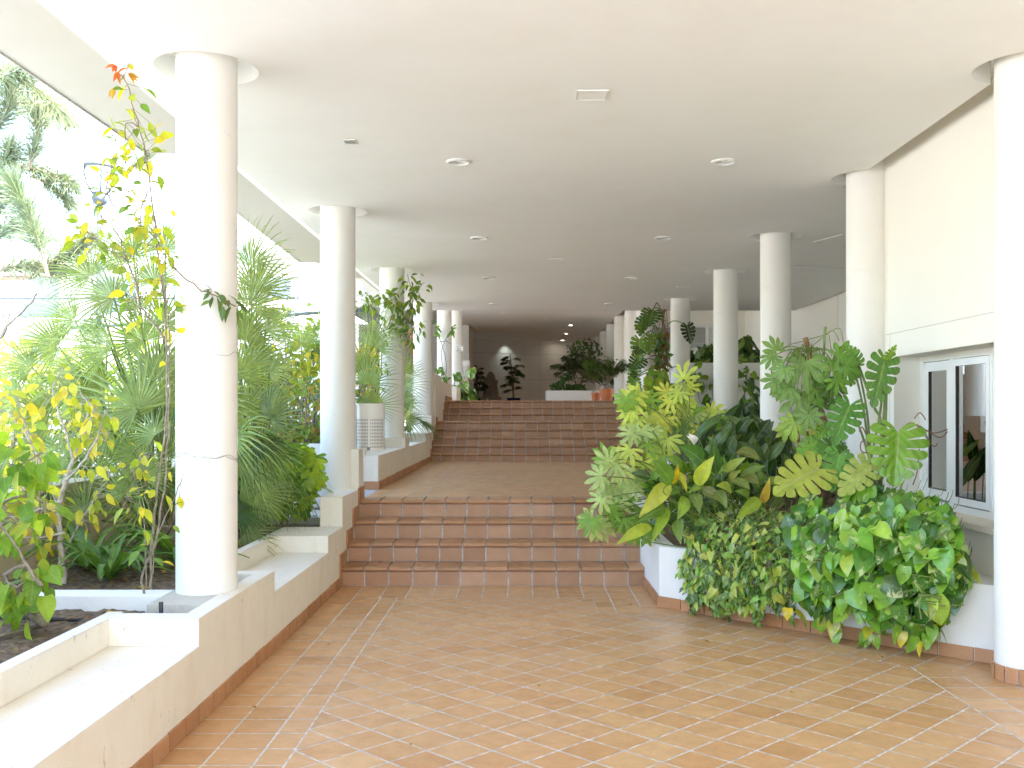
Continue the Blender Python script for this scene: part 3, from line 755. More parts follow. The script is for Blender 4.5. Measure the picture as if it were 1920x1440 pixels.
# ------------------------------------------------------------------ litter bins
def bin_(loc, r, h, label, sx):
    t = thing('litter_bin', label, 'litter bin', loc, 'white perforated litter bins'); t['local'] = 1
    m = MB(); na = 104; rows = []
    z = 0; rows.append((0, .05 * h, False))
    z = .05 * h
    for k in range(9):
        rows.append((z, z + .042 * h, True)); rows.append((z + .042 * h, z + .072 * h, False)); z += .072 * h
    rows.append((z, h, False))
    for z0, z1, slot in rows:
        for k in range(na):
            if slot and k % 2 == 0 and (k // 2) % 26 not in (0, 13): continue
            a0, a1 = 2 * math.pi * k / na, 2 * math.pi * (k + 1) / na
            m.add([(r * math.cos(a0), r * math.sin(a0), z0), (r * math.cos(a1), r * math.sin(a1), z0), (r * math.cos(a1), r * math.sin(a1), z1), (r * math.cos(a0), r * math.sin(a0), z1)], [(0, 1, 2, 3)])
    m.build('drum', 'white', t)
    m = MB(); m.lathe([(r - .004, h - .02), (r + .005, h - .02), (r + .005, h), (r - .004, h)], n=48, cap=False); m.build('rim', 'white', t, autos=40); m = MB(); m.lathe([(r - .004, 0), (r + .005, 0), (r + .005, .02), (r - .004, .02)], n=48, cap=False)
    m.lathe([(r - .004, .012), (.001, .012)], n=48, cap=False); m.build('base_plate', 'white', t, autos=40)
    m = MB(); m.lathe([(r * .86, .015), (r * .86, h * .82)], n=32, cap=False); m.build('liner', 'liner', t, smooth=True)
    m = MB(); m.box(sx * (r + .004), sx * (r + .03), -.02, .02, -.02, h + .03); m.build('mounting_post', 'white', t)
    for z in (.12 * h, .78 * h):
        m = MB(); m.box(min(sx * (r + .03), sx * (r + .06)), max(sx * (r + .03), sx * (r + .06)), -.012, .012, z, z + .05); m.build('clamp', 'steel', t)
    m = MB(); m.box(-.015, .015, -r - .012, -r + .002, .0, .03); m.build('latch', 'steel', t)
    return t
bin_((-1.50, 9.85, 1.125), .138, .455, 'large white perforated litter bin fixed to the second garden side column', -1)
bin_((-1.545, 26.6, 2.40), .145, .46, 'far small white litter bin above the leafy planter at the hall', -1)

# ------------------------------------------------------------------ sign, fountain, pots, lamps
t = thing('column_sign', 'small white sign with tiny dark lettering on the far column', 'sign', (-1.7, 26.3, 3.15))
m = MB(); m.box(-1.77, -1.57, 26.28, 26.3, 3.09, 3.24); m.build('plate', 'col', t)
m = MB()
for z, a, b in ((3.215, -1.76, -1.60), (3.195, -1.74, -1.64), (3.115, -1.74, -1.62), (3.10, -1.755, -1.60)): m.box(a, b, 26.277, 26.28, z, z + .007)
m.box(-1.72, -1.70, 26.277, 26.28, 3.135, 3.18); m.box(-1.69, -1.63, 26.277, 26.28, 3.15, 3.165)
m.build('lettering', 'signink', t)
fx, fy = -1.17, 36.4
t = thing('wall_fountain', 'carved stone wall fountain with an arched top in the dark hall', 'fountain', (fx, fy, Z3))
def prism_y(m, poly, y0, y1):
    n = len(poly); vs = [(x, y0, z) for x, z in poly] + [(x, y1, z) for x, z in poly]
    m.add(vs, [tuple(range(n)), tuple(range(2 * n - 1, n - 1, -1))] + [((i + 1) % n, i, n + i, n + (i + 1) % n) for i in range(n)])
m = MB()
half = [(.30, .30), (.26, .62), (.23, .80), (.27, .84), (.27, .92), (.18, .94), (.16, 1.05), (.12, 1.16), (.07, 1.22)]
prism_y(m, [(fx - x, Z3 + z) for x, z in half] [::1] + [(fx, Z3 + 1.25)] + [(fx + x, Z3 + z) for x, z in half[::-1]], fy + .1, fy + .3)
m.build('backplate', 'stone', t)
m = MB(); prism_y(m, [(fx - .36, Z3), (fx - .36, Z3 + .22), (fx - .4, Z3 + .24), (fx - .4, Z3 + .30), (fx + .4, Z3 + .30), (fx + .4, Z3 + .24), (fx + .36, Z3 + .22), (fx + .36, Z3)], fy - .25, fy + .3); m.build('basin', 'stone', t)
m = MB()
for cz, rr_ in ((.98, .09), (.72, .11), (.52, .07)): m.lathe([(rr_, 0), (rr_ * .8, .05), (.001, .06)], (0, 0, 0), 14, cap=False); k = 15 * 0
m2 = MB()
for cz, rr_ in ((1.02, .08), (.76, .10), (.55, .07), (.42, .10)):
    pts = [(fx + rr_ * math.cos(a), Z3 + cz + rr_ * math.sin(a)) for a in [k * math.pi / 6 for k in range(12)]]; prism_y(m2, pts, fy + .05, fy + .1)
m2.build('relief', 'stone', t)
m = MB(); m.box(fx - .13, fx - .09, fy - .29, fy - .25, Z3 + .1, Z3 + .26); m.build('spout', 'petal', t)
def pot(x, y, z, r, h, label, mat='pot'):
    t = thing('plant_pot', label, 'plant pot', (x, y, z))
    m = MB(); m.lathe([(r * .72, 0), (r * .93, h * .8), (r * 1.0, h * .8), (r * 1.02, h), (r * .92, h), (r * .88, h * .85)], (x, y, z), 32, cap=False); m.build('pot_body', mat, t, autos=40)
    m = MB(); m.lathe([(r * .88, h * .86), (.001, h * .9)], (x, y, z), 24, cap=False); m.build('potting_soil', 'soil', t)
    return t
pot(2.02, 24.0, Z3, .18, .32, 'orange terracotta pot at the top of the steps by the window side columns')
pot(1.79, 24.35, Z3, .12, .24, 'smaller brown terracotta pot half hidden behind the orange one')
pot(-.33, 36.6, Z3, .26, .28, 'dark blue glazed pot of the tall palm by the back wall', 'bluepot')
pot(-1.67, 36.6, Z3, .22, .26, 'dark pot of the leafy palm beside the stone fountain', 'bluepot')
def lamp_post(px, ptop, Y, label, s=1.0):
    b = P(px, 772, Y); x = b.x; zt = P(px, ptop, Y).z
    t = thing('street_lamp', label, 'street lamp', (x, Y, .85), 'garden lamp posts')
    m = MB(); m.tube([(x, Y, .85), (x, Y, 1.6), (x, Y, 1.62), (x, Y, zt - .5 * s)], [.075, .07, .05, .045], 12); m.build('post', 'grey', t, smooth=True)
    m = MB(); m.lathe([(.05, -.62), (.1, -.6), (.13, -.5), (.10, -.47), (.11, -.42)], (x, Y, zt), 20, cap=False)
    for k in range(4):
        a = k * math.pi / 2 + .5; pts = [(x + rr * math.cos(a), Y + rr * math.sin(a), zt + z) for rr, z in ((.1, -.45), (.19, -.3), (.235, -.12), (.225, 0))]
        m.tube(pts, .014, 6)
    m.lathe([(.215, -.03), (.245, -.03), (.245, .02), (.215, .02)], (x, Y, zt), 28, cap=False); m.build('cage', 'grey', t, smooth=True)
    m = MB(); m.lathe([(.09, -.44), (.17, -.3), (.21, -.13), (.215, 0)], (x, Y, zt), 24, cap=False); m.build('globe', 'globe', t, smooth=True)
    m = MB(); m.lathe([(.225, .0), (.20, .12), (.13, .2), (.02, .24)], (x, Y, zt), 24, cap=False); m.build('cap', 'white', t, smooth=True)
lamp_post(187, 312, 16, 'grey garden lamp post with a round caged globe behind the tall rose stems')
lamp_post(487, 441, 25, 'farther grey garden lamp post seen beyond the nearest column')
fb = thing('white_apartment_building', 'bright white balconied building far beyond the garden', 'building', (-22, 42, .8))
m = MB(); m.box(-46, -7.6, 40, 50, .8, 7.4); m.build('walls', 'far', fb)
for z in (2.6, 4.9, 7.2): m = MB(); m.box(-46.3, -7.3, 38.6, 40, z, z + .22); m.build('balcony', 'far', fb)
for z in (2.9, 5.2):
    for k in range(12): m = MB(); m.box(-45 + k * 3.1, -43.4 + k * 3.1, 39.98, 40.02, z + .1, z + 1.7); m.build('window', 'farglass', fb)
for z in (5.9, 3.6): m = MB(); m.tube([(-45, 38.7, z), (-7.5, 38.7, z)], .04, 6); m.build('railing', 'grey', fb)
nb = thing('white_garden_pavilion', 'low white building with sloping roof edges behind the third column', 'building', (-7, 27, .8))
m = MB(); m.box(-12, -4.6, 28, 34, .8, 4.0); m.build('walls', 'far', nb)
m = MB(); m.add([(-12.4, 27.4, 3.9), (-4.2, 27.4, 4.4), (-4.2, 34, 5.4), (-12.4, 34, 4.9), (-12.4, 27.4, 4.05), (-4.2, 27.4, 4.55), (-4.2, 34, 5.55), (-12.4, 34, 5.05)], [(0, 3, 2, 1), (4, 5, 6, 7), (0, 1, 5, 4), (1, 2, 6, 5), (2, 3, 7, 6), (3, 0, 4, 7)]); m.build('roof', 'far', nb)
m = MB(); m.tube([(-12.4, 27.35, 3.8), (-4.2, 27.35, 4.3)], .05, 6); m.build('gutter', 'grey', nb)
# ================================================================== PLANTS: leaf shapes
def lerp(tab, t):
    for (a, x), (b, y) in zip(tab, tab[1:]):
        if t <= b: return x + (y - x) * (t - a) / max(1e-9, b - a)
    return tab[-1][1]
LANCE = [(0, .12), (.15, .55), (.4, 1), (.65, .85), (.85, .45), (1, .02)]
OVATE = [(0, .25), (.12, .75), (.35, 1), (.6, .8), (.85, .35), (1, .02)]
HEART = [(0, .74), (.1, .97), (.3, 1), (.55, .84), (.78, .48), (.92, .19), (1, .02)]
ARROW = [(0, .75), (.1, .85), (.3, .8), (.5, .7), (.75, .4), (1, .02)]
STRAP = [(0, .7), (.3, 1), (.7, .9), (.9, .5), (1, .04)]
DOWN = Vector((0, 0, -1))
def rv(s=1.0): return Vector((rnd(-1, 1), rnd(-1, 1), rnd(-1, 1))) * s
def vary(c, a=.18):
    k = 1 + rnd(-a, a); h = rnd(-a, a) * .5
    return (max(.005, c[0] * k * (1 + h)), max(.005, c[1] * k), max(.004, c[2] * k * (1 - h)))
def blade(mb, base, tip, w, n, prof=OVATE, col=(.1, .2, .04), bend=.12, fold=.18, seg=6, lobe=0, wave=0, droop=0):
    base, tip = Vector(base), Vector(tip); ax = tip - base; Ln = ax.length
    if Ln < 1e-5: return
    d = ax / Ln; side = d.cross(n)
    side = side.normalized() if side.length > 1e-4 else d.orthogonal()
    n = side.cross(d).normalized()
    vs, us = [], []
    ph = rnd(0, 6)
    for i in range(seg + 1):
        t = i / seg; hw = lerp(prof, t) * w / 2
        c = base + ax * t + n * (bend * Ln * 4 * t * (1 - t) * .6) + DOWN * (droop * Ln * t * t)
        back = -lobe * Ln if i == 0 else 0
        wv = wave * hw * math.sin(t * 9 + ph)
        vs += [c - side * hw + n * (fold * hw + wv) + d * back, c - side * hw * .5 + n * fold * hw * .35 + d * back * .8, c, c + side * hw * .5 + n * fold * hw * .35 + d * back * .8, c + side * hw + n * (fold * hw - wv) + d * back]
        us += [(0, t), (.25, t), (.5, t), (.75, t), (1, t)]
    fs = []
    for i in range(seg):
        for k in range(4): fs.append((i * 5 + k, i * 5 + k + 1, i * 5 + k + 6, i * 5 + k + 5))
    mb.add(vs, fs, col, us)
def small(mb, base, d, L, w, n, prof, col, lobe=0, fold=.2):           # cheap leaf
    d = d.normalized(); side = d.cross(n); side = side.normalized() if side.length > 1e-4 else d.orthogonal(); n = side.cross(d)
    vs, us = [], []
    seg = 6 if L > .085 else 4
    for i in range(seg + 1):
        t = i / seg; hw = lerp(prof, t) * w / 2
        c = base + d * (L * t) + n * (.07 * L * 4 * t * (1 - t)) + DOWN * (.1 * L * t * t)
        bk = d * (-lobe * L if i == 0 else 0)
        vs += [c - side * hw + n * fold * hw + bk, c, c + side * hw + n * fold * hw + bk]; us += [(0, t), (.5, t), (1, t)]
    fs = []
    for i in range(seg): fs += [(i * 3, i * 3 + 1, i * 3 + 4, i * 3 + 3), (i * 3 + 1, i * 3 + 2, i * 3 + 5, i * 3 + 4)]
    mb.add(vs, fs, col, us)
def frame(y, n):
    y = y.normalized(); x = y.cross(n)
    x = x.normalized() if x.length > 1e-4 else y.orthogonal()
    return x, y, x.cross(y).normalized()
def palmate(mb, c, y, n, Rad, col, nl=8, spread=255, droop=.25, wd=.19):
    x, y, n = frame(y, n); sep = R(spread / (nl - 1))
    j = math.tan(sep / 2) * 1.04
    for k in range(nl):
        a = R(-spread / 2) + k * sep + rnd(-.04, .04)
        ln = Rad * (1 - .34 * (abs(a) / R(spread / 2)) ** 1.5) * rnd(.93, 1.05)
        d = y * math.cos(a) + x * math.sin(a); s = d.cross(n) 
        vs, us = [], []
        for t, hw in ((.0, .002), (.18, .18 * j), (.28, .28 * j * .92), (.46, wd * .74), (.66, wd), (.82, wd * .74), (.93, wd * .36), (1, .01)):
            h = hw * ln
            p = c + d * (ln * t) - n * (droop * ln * t * t) + n * .04 * ln * (1 - t)
            f = .22 * h
            wv = .05 * ln * math.sin(t * 8 + k) * t
            vs += [p - s * h + n * (f + wv * .5), p - n * 0, p + s * h + n * (f - wv * .5)]; us += [(0, t), (.5, t), (1, t)]
        fs = []
        for i in range(7): fs += [(i * 3, i * 3 + 1, i * 3 + 4, i * 3 + 3), (i * 3 + 1, i * 3 + 2, i * 3 + 5, i * 3 + 4)]
        mb.add(vs, fs, vary(col, .06), us)
def fan(mb, c, y, n, Rad, col, ns=26, spread=215, droop=.2):
    x, y, n = frame(y, n); sep = R(spread / (ns - 1)); j = math.tan(sep / 2)
    for k in range(ns):
        a = R(-spread / 2) + k * sep + rnd(-.02, .02)
        ln = Rad * (1 - .25 * (abs(a) / R(spread / 2)) ** 2) * rnd(.9, 1.05)
        d = y * math.cos(a) + x * math.sin(a); s = d.cross(n); dr = droop * rnd(.5, 1.6)
        vs, us = [], []; tw = rnd(-.3, .3)
        for t, hw in ((.03, .03 * j), (.32, .32 * j * .97), (.55, .32 * j * .68), (.82, .32 * j * .38), (1, .002)):
            p = c + d * (ln * t) - n * (dr * ln * t ** 3) + DOWN * (dr * .7 * ln * t ** 4); h = hw * ln
            vs += [p - s * h + n * h * .95, p, p + s * h + n * h * .95]; us += [(.2, t), (.4, t), (.8, t)]
        fs = []
        for i in range(4): fs += [(i * 3, i * 3 + 1, i * 3 + 4, i * 3 + 3), (i * 3 + 1, i * 3 + 2, i * 3 + 5, i * 3 + 4)]
        mb.add(vs, fs, vary(col, .12), us)
MOUT = [(0, .12, -.12), (.07, .42, -.21), (.16, .74, -.16), (.28, .97, .02), (.42, 1.0, .25), (.56, .9, .48), (.7, .70, .68), (.84, .40, .86), (1, .0, 1.0)]
def mout(q): return lerp([(a, x) for a, x, y in MOUT], q), lerp([(a, y) for a, x, y in MOUT], q)
def monstera(mb, att, tip, w, n, col, droop=.16, slit=.20):
    att, tip = Vector(att), Vector(tip); ax = tip - att; Ln = ax.length
    x, y, n = frame(ax, n); nl = 7
    def pos(qx, qy):
        X = qx * w / 2; Yy = qy * Ln
        return att + x * X + y * Yy - n * (droop * w * (qx * qx) * 1.1) + n * (.20 * w * abs(qx)) - n * (.16 * Ln * max(0, qy) ** 2)
    for s in (-1, 1):
        for k in range(nl):
            q0, q1 = k / nl, (k + 1) / nl; qc = (q0 + q1) / 2; hq = .5 / nl
            hole = k in (2, 3, 4) and w > .5
            vs, us = [], []
            deep = (.38, .36, .28, .26, .32, .42, .7)[k]
            for r, f in ((0, 1.02), (deep * .45, 1.01), (deep * .72, 1.01), (deep, 1.01), (deep + .05, 1 - slit * .8), (.84, 1 - slit), (.95, .78 - slit * .8), (1.02, .30)):
                qs = [qc - hq * f, qc, qc + hq * f]
                for m_, qq in enumerate(qs):
                    qq = min(max(qq, 0), 1); ex, ey = mout(qq); my = max(0, qq - .12) * .98
                    sh = -.035 * r * r if k < 6 else 0
                    vs.append(pos(s * (ex * r), my + (ey - my) * r + .05 * r * r * (1 - r) ))
                    us.append((.5 + s * .5 * r * .98, (my + (ey - my) * r) * .5 + .25))
            fs = []
            for i in range(7):
                for m_ in range(2):
                    if hole and i == 1 and rnd(0, 1) < .5 and m_ == (0 if k % 2 else 1) : continue
                    fs.append((i * 3 + m_, i * 3 + m_ + 1, i * 3 + m_ + 4, i * 3 + m_ + 3))
            mb.add(vs, fs, vary(col, .04), us)
def frond(mb, base, d, L, nleaf, ll, col, droop=.5, st=None, lw=.02, vdroop=.35, up=Vector((0, 0, 1))):
    d = d.normalized(); side = d.cross(up); side = side.normalized() if side.length > 1e-3 else d.orthogonal()
    pts = [base + d * (L * t) + DOWN * (droop * L * t * t) for t in [i / 10 for i in range(11)]]
    if st is not None: st.tube(pts, [.012 * (1 - .85 * i / 10) * max(.5, L) for i in range(11)], 5)
    for i in range(nleaf):
        t = .18 + .82 * i / nleaf
        p = base + d * (L * t) + DOWN * (droop * L * t * t); tg = (d + DOWN * (2 * droop * t)).normalized()
        for s in (-1, 1):
            ld = (side * s * .8 + tg * .65 + DOWN * rnd(.0, vdroop)).normalized()
            l = ll * math.sin(math.pi * (.12 + .83 * t)) * rnd(.85, 1.1); n = ld.cross(tg)
            nn = Vector((0, 0, 1)) if abs(ld.z) < .9 else d
            sd = ld.cross(nn).normalized() * lw * .5 
            a, b, c = p, p + ld * l * .5 + DOWN * l * .06, p + ld * l + DOWN * l * .22 * vdroop * 2
            mb.add([a - sd * .5, a + sd * .5, b - sd, b + sd, c - sd * .06, c + sd * .06], [(0, 1, 3, 2), (2, 3, 5, 4)], vary(col, .12), [(.2, 0), (.8, 0), (.2, .5), (.8, .5), (.2, 1), (.8, 1)])
def inside(poly, x, y):
    c = False; n = len(poly)
    for i in range(n):
        (x0, y0), (x1, y1) = poly[i], poly[i - 1]
        if (y0 > y) != (y1 > y) and x < (x1 - x0) * (y - y0) / (y1 - y0) + x0: c = not c
    return c
def scatter(poly, n, dmin=0):
    xs, ys = [p[0] for p in poly], [p[1] for p in poly]; out = []; k = 0
    while len(out) < n and k < n * 60:
        k += 1; x, y = rnd(min(xs), max(xs)), rnd(min(ys), max(ys))
        if not inside(poly, x, y): continue
        if dmin and any((x - a) ** 2 + (y - b) ** 2 < dmin * dmin for a, b in out): continue
        out.append((x, y))
    return out
TOCAM = Vector((0, -1, .25))
def smooth_path(pts, k=4):
    out = []
    for i in range(len(pts) - 1):
        p0, p1, p2, p3 = pts[max(i - 1, 0)], pts[i], pts[i + 1], pts[min(i + 2, len(pts) - 1)]
        for j in range(k):
            t = j / k
            out.append(.5 * ((2 * p1) + (p2 - p0) * t + (2 * p0 - 5 * p1 + 4 * p2 - p3) * t * t + (3 * p1 - p0 - 3 * p2 + p3) * t ** 3))
    out.append(pts[-1]); return out
def wood(mb, poly, Y, r0, r1, k=4, n=6):
    pts = [P(p[0], p[1], p[2] if len(p) > 2 else Y) for p in poly]
    pts = smooth_path(pts, k); N_ = len(pts)
    pts = [p + rv(.006) for p in pts]
    mb.tube(pts, [r0 + (r1 - r0) * i / (N_ - 1) for i in range(N_)], n); return pts
def leaves_along(mb, pts, n, size, cols, spread=.06, prof=OVATE, wr=.6, t0=.1, hang=.5, fn=None, st=None):
    for _ in range(n):
        t = rnd(t0, 1) * (len(pts) - 1); i = min(int(t), len(pts) - 2); p = pts[i].lerp(pts[i + 1], t - i)
        o = rv(spread); o.y *= 1
        d = (o.normalized() * .8 + DOWN * hang * rnd(.2, 1.4) + rv(.35)).normalized(); L = size * rnd(.65, 1.2)
        nn = (TOCAM * .6 + rv(.8) + Vector((0, 0, .6))).normalized()
        if st is not None: st.tube([p, p + o * .5, p + o], .0016, 4)
        small(mb, p + o, d, L, L * wr, nn, prof, vary(random.choice(cols), .2), .06)
LIME, YEL, GRN, MID, DRK = (.44, .54, .06), (.64, .56, .05), (.20, .38, .045), (.13, .27, .04), (.05, .12, .03)
# ================================================================== right planter plants
def C(s, ox, oy):                                         # picture coordinates taken in an enlarged detail
    return lambda x, y, Y: P(ox + x / s, oy + y / s, Y)
c8 = C(4.236, 1050, 680); c7 = C(3.692, 1400, 560); c6 = C(4.236, 1050, 540)
px8 = lambda w, Y: w / 4.236 * Y / F
px7 = lambda w, Y: w / 3.692 * Y / F
# ---- bright palmate shrub
t = thing('palmate_shrub', 'bright lime green palmate-leaved shrub drooping over the lowest steps', 'shrub', (1.35, 8.3, .43))
m, st = MB(), MB()
LM, PALE, FG, YG = (.50, .64, .13), (.40, .55, .25), (.18, .38, .05), (.58, .66, .12)
FL = [(985, 125, 118, 80, LM), (950, 235, 110, 200, LM), (975, 330, 115, 330, LM), (935, 400, 115, 250, LM), (640, 235, 130, 245, LM), (590, 320, 120, 230, LM), (750, 390, 110, 250, YG), (700, 290, 110, 300, FG), (830, 450, 120, 245, YG), (960, 490, 110, 285, FG),
      (1110, 480, 135, 20, LM), (1120, 520, 120, 290, YG), (855, 600, 140, 250, LM), (620, 440, 120, 240, LM), (650, 530, 100, 270, PALE), (560, 690, 140, 225, LM), (640, 800, 120, 250, LM), (500, 850, 120, 235, PALE), (390, 790, 115, 130, PALE), (330, 900, 115, 180, PALE),
      (430, 1010, 135, 235, PALE), (330, 1080, 115, 240, PALE), (260, 1240, 125, 225, PALE), (350, 1270, 130, 255, PALE), (545, 1090, 100, 260, FG), (520, 1230, 120, 240, FG), (1330, 660, 115, 350, YG), (1200, 560, 110, 300, FG), (580, 560, 110, 210, PALE), (700, 640, 110, 255, FG),
      (470, 720, 115, 215, YG), (790, 520, 100, 230, LM), (690, 470, 100, 280, PALE), (600, 970, 110, 250, PALE), (700, 900, 100, 270, FG), (480, 1120, 115, 225, PALE), (1050, 420, 105, 30, FG), (880, 300, 100, 220, YG), (620, 1330, 110, 260, FG), (740, 740, 110, 235, LM), (420, 1180, 90, 260, FG),
      (560, 380, 105, 215, LM), (1240, 450, 100, 20, FG), (650, 1170, 110, 270, FG), (520, 960, 105, 225, PALE), (1020, 200, 90, 40, LM), (850, 240, 90, 160, YG), (720, 1280, 110, 285, FG), (1180, 420, 90, 60, LM)]
FL += [(x + rnd(-70, 70), y + rnd(-60, 70), r * .95, a + rnd(-40, 40), random.choice((c, c, FG, PALE))) for x, y, r, a, c in FL if rnd(0, 1) < .5]
for x, y, r, a, c in FL:
    Y = 7.75 + (x - 300) / 1500 + rnd(-.12, .12) + (y < 500) * .25
    p = c8(x, y, Y); rr = px8(r, Y) * 1.28; ar = R(a + rnd(-12, 12))
    yd = V(math.cos(ar), rnd(-.25, .05), math.sin(ar)); n = (V(-.25, -1, .55) + rv(.35)).normalized()
    palmate(m, p, yd, n, rr, vary(c, .1), random.choice((7, 8, 8, 9)), rnd(235, 265), rnd(.1, .4), rnd(.125, .16))
    b = V(1.3 + rnd(-.1, .25), 8.2 + rnd(-.2, .3), .5 + max(0, (p.z - .5) * rnd(.3, .7)))
    st.tube(smooth_path([b, b.lerp(p, .5) + V(0, 0, .10), p - n * .01], 4), .0038, 5)
for a in ((1300, 1180, 900, 760), (1240, 1050, 700, 500)):
    st.tube(smooth_path([V(1.3, 8.3, .43), c8(800, 1000, 8.3), c8(820, 600, 8.3), c8(930, 330, 8.3)], 5), [.014] * 6 + [.009] * 10, 7)
m.build('foliage', 'fatsia', t, smooth=True); st.build('stems', 'gstem', t, smooth=True)
# ---- peace lily
t = thing('peace_lily', 'broad-leaved peace lily with one white flower in the angled planter', 'plant', (1.6, 7.5, .43))
m, st, fl = MB(), MB(), MB()
PL = [((735, 745), (885, 955), 150, MID), ((945, 625), (1130, 790), 150, (.07, .2, .03)), ((1225, 735), (1085, 965), 115, LIME), ((625, 1190), (870, 960), 130, (.42, .48, .08)), ((440, 1425), (720, 1300), 95, (.36, .46, .05)), ((725, 1400), (860, 1160), 85, (.26, .42, .04)), ((930, 1230), (1000, 1070), 100, (.24, .4, .06)),
      ((1305, 1100), (1130, 1000), 90, (.17, .2, .07)), ((1015, 1030), (1140, 965), 60, GRN), ((1400, 1215), (1585, 1085), 105, (.26, .4, .04)), ((1385, 990), (1500, 1075), 75, GRN), ((1665, 905), (1605, 1115), 70, (.68, .52, .10)), ((1510, 1000), (1370, 930), 115, (.15, .23, .05)), ((1480, 735), (1310, 860), 75, (.24, .34, .06)),
      ((1635, 800), (1435, 900), 65, (.16, .27, .05)), ((935, 780), (900, 965), 50, (.66, .56, .02)), ((1010, 1015), (915, 860), 62, (.45, .48, .03)), ((1590, 765), (1410, 700), 115, (.12, .15, .03)), ((1215, 590), (1235, 880), 95, (.05, .14, .03)), ((780, 1065), (945, 985), 100, MID), ((830, 720), (960, 830), 90, MID),
      ((1440, 830), (1350, 930), 60, (.3, .36, .1)), ((1110, 1180), (1060, 1040), 100, (.14, .23, .06)), ((1240, 970), (1360, 1010), 90, (.3, .43, .06)), ((960, 1420), (930, 1250), 90, (.18, .3, .06)), ((620, 1230), (830, 1150), 100, (.10, .22, .03)), ((1330, 1150), (1240, 1020), 90, (.13, .2, .05)), ((1580, 960), (1480, 900), 90, (.16, .2, .05))]
for (tx, ty), (bx, by), w, c in PL:
    Y = 7.15 + rnd(-.12, .12); b, tp = c8(bx, by, Y + .08), c8(tx, ty, Y - .06)
    blade(m, b, tp, px8(w, Y) * 1.1, (V(rnd(-.4, .4), -1, .45)).normalized(), OVATE, vary(c, .06), rnd(.05, .18), rnd(.1, .3), 9, 0, .08, rnd(.02, .12))
    st.tube(smooth_path([V(1.65 + rnd(-.25, .25), 7.5 + rnd(-.1, .1), .43), b + V(0, .05, -.12), b], 4), .004, 5)
for _ in range(210):
    bx, by = rnd(700, 1680), rnd(820, 1330); a = rnd(20, 160); L = rnd(110, 200)
    Y = 7.45 + rnd(-.1, .35); b = c8(bx, by, Y); tp = c8(bx + L * math.cos(R(a)), by - L * math.sin(R(a)) * rnd(.3, 1), Y - rnd(0, .15))
    blade(m, b, tp, px8(rnd(55, 95), Y), (V(rnd(-.5, .5), -1, .5)).normalized(), OVATE, vary(random.choice((MID, DRK, MID, GRN, DRK)), .2), rnd(.05, .2), .2, 6, 0, .05, .1)
b = c8(1075, 640, 7.3); st.tube([V(1.6, 7.5, .43), c8(1090, 900, 7.4), b], .004, 5)
for dx, dy, w in ((-55, -75, 70), (-70, -60, 46)): blade(fl, b, c8(1075 + dx, 640 + dy, 7.25), px8(w, 7.3), V(.3, -1, .1), OVATE, (.8, .8, .74), .25, .35, 7)
m.build('foliage', 'gloss', t, smooth=True); st.build('stems', 'gstem', t, smooth=True); fl.build('flower', 'petal', t, smooth=True)
# ---- dark upright broad leaves (several clumps)
def cast_iron(label, poly, Y, dY, n, L, w, cols, base=(0, 0, .5), fanx=.85):
    t = thing('broad_leaf_plant', label, 'plant', base, 'dark broad-leaved clumps'); m = MB()
    for x, y in scatter(poly, n):
        yy = Y + rnd(0, dY); tp = P(x, y, yy); l = L * rnd(.75, 1.2); a = rnd(-1, 1)
        b = tp + V(-a * fanx * l * .8, rnd(.05, .4) * l, -l * rnd(.45, .9))
        n_ = (V(-a * .5 + rnd(-.6, .6), -1, rnd(.1, 1.2))).normalized()
        blade(m, b, tp, w * rnd(.75, 1.2), n_, LANCE, vary(random.choice(cols), .25), rnd(.0, .22), rnd(.15, .4), 8, 0, .06, rnd(0, .12))
        m.tube([V(b.x - a * .02, b.y, max(base[2], b.z - .3)), b], .005, 4, mi=1)
    m.build('foliage', ['gloss', 'gstem'], t, smooth=True)
DD = ((.022, .07, .014), (.035, .10, .018), (.06, .14, .03), (.11, .19, .05))
cast_iron('dark glossy clump of broad upright leaves in front of the window side columns', [(1340, 790), (1360, 765), (1420, 770), (1480, 790), (1500, 850), (1440, 890), (1330, 870), (1310, 830)], 8.0, .8, 130, .36, .11, DD, (2.0, 8.6, .43))
cast_iron('dark clump of broad leaves against the white planter wall behind the lime shrub', [(1290, 750), (1345, 770), (1345, 800), (1280, 800)], 11.4, 1.0, 40, .55, .11, DD[:3] + ((.12, .22, .05),), (2.4, 12, .76))
cast_iron('tall dark green leafy clump between the two window side columns', [(1390, 690), (1420, 740), (1425, 790), (1388, 790)], 12.6, .8, 40, .42, .11, DD[:3] + ((.10, .22, .04),), (3.0, 13, .76))
cast_iron('spreading dark leaves on top of the raised white planter', [(1288, 650), (1340, 640), (1340, 683), (1288, 683)], 18.3, .8, 70, .5, .15, DD + ((.14, .2, .04),), (3.4, 18.6, 2.3))
cast_iron('tall dark bush on top of the raised planter beside the tall column', [(1388, 630), (1405, 622), (1425, 655), (1425, 683), (1388, 683)], 18.3, .6, 60, .45, .16, DD[:3] + ((.13, .24, .04),), (4.2, 18.5, 2.3))
cast_iron('dark leaves on the raised planter near the side wall', [(1480, 655), (1590, 640), (1590, 683), (1480, 683)], 18.3, .8, 60, .5, .16, DD, (5.0, 18.6, 2.3))
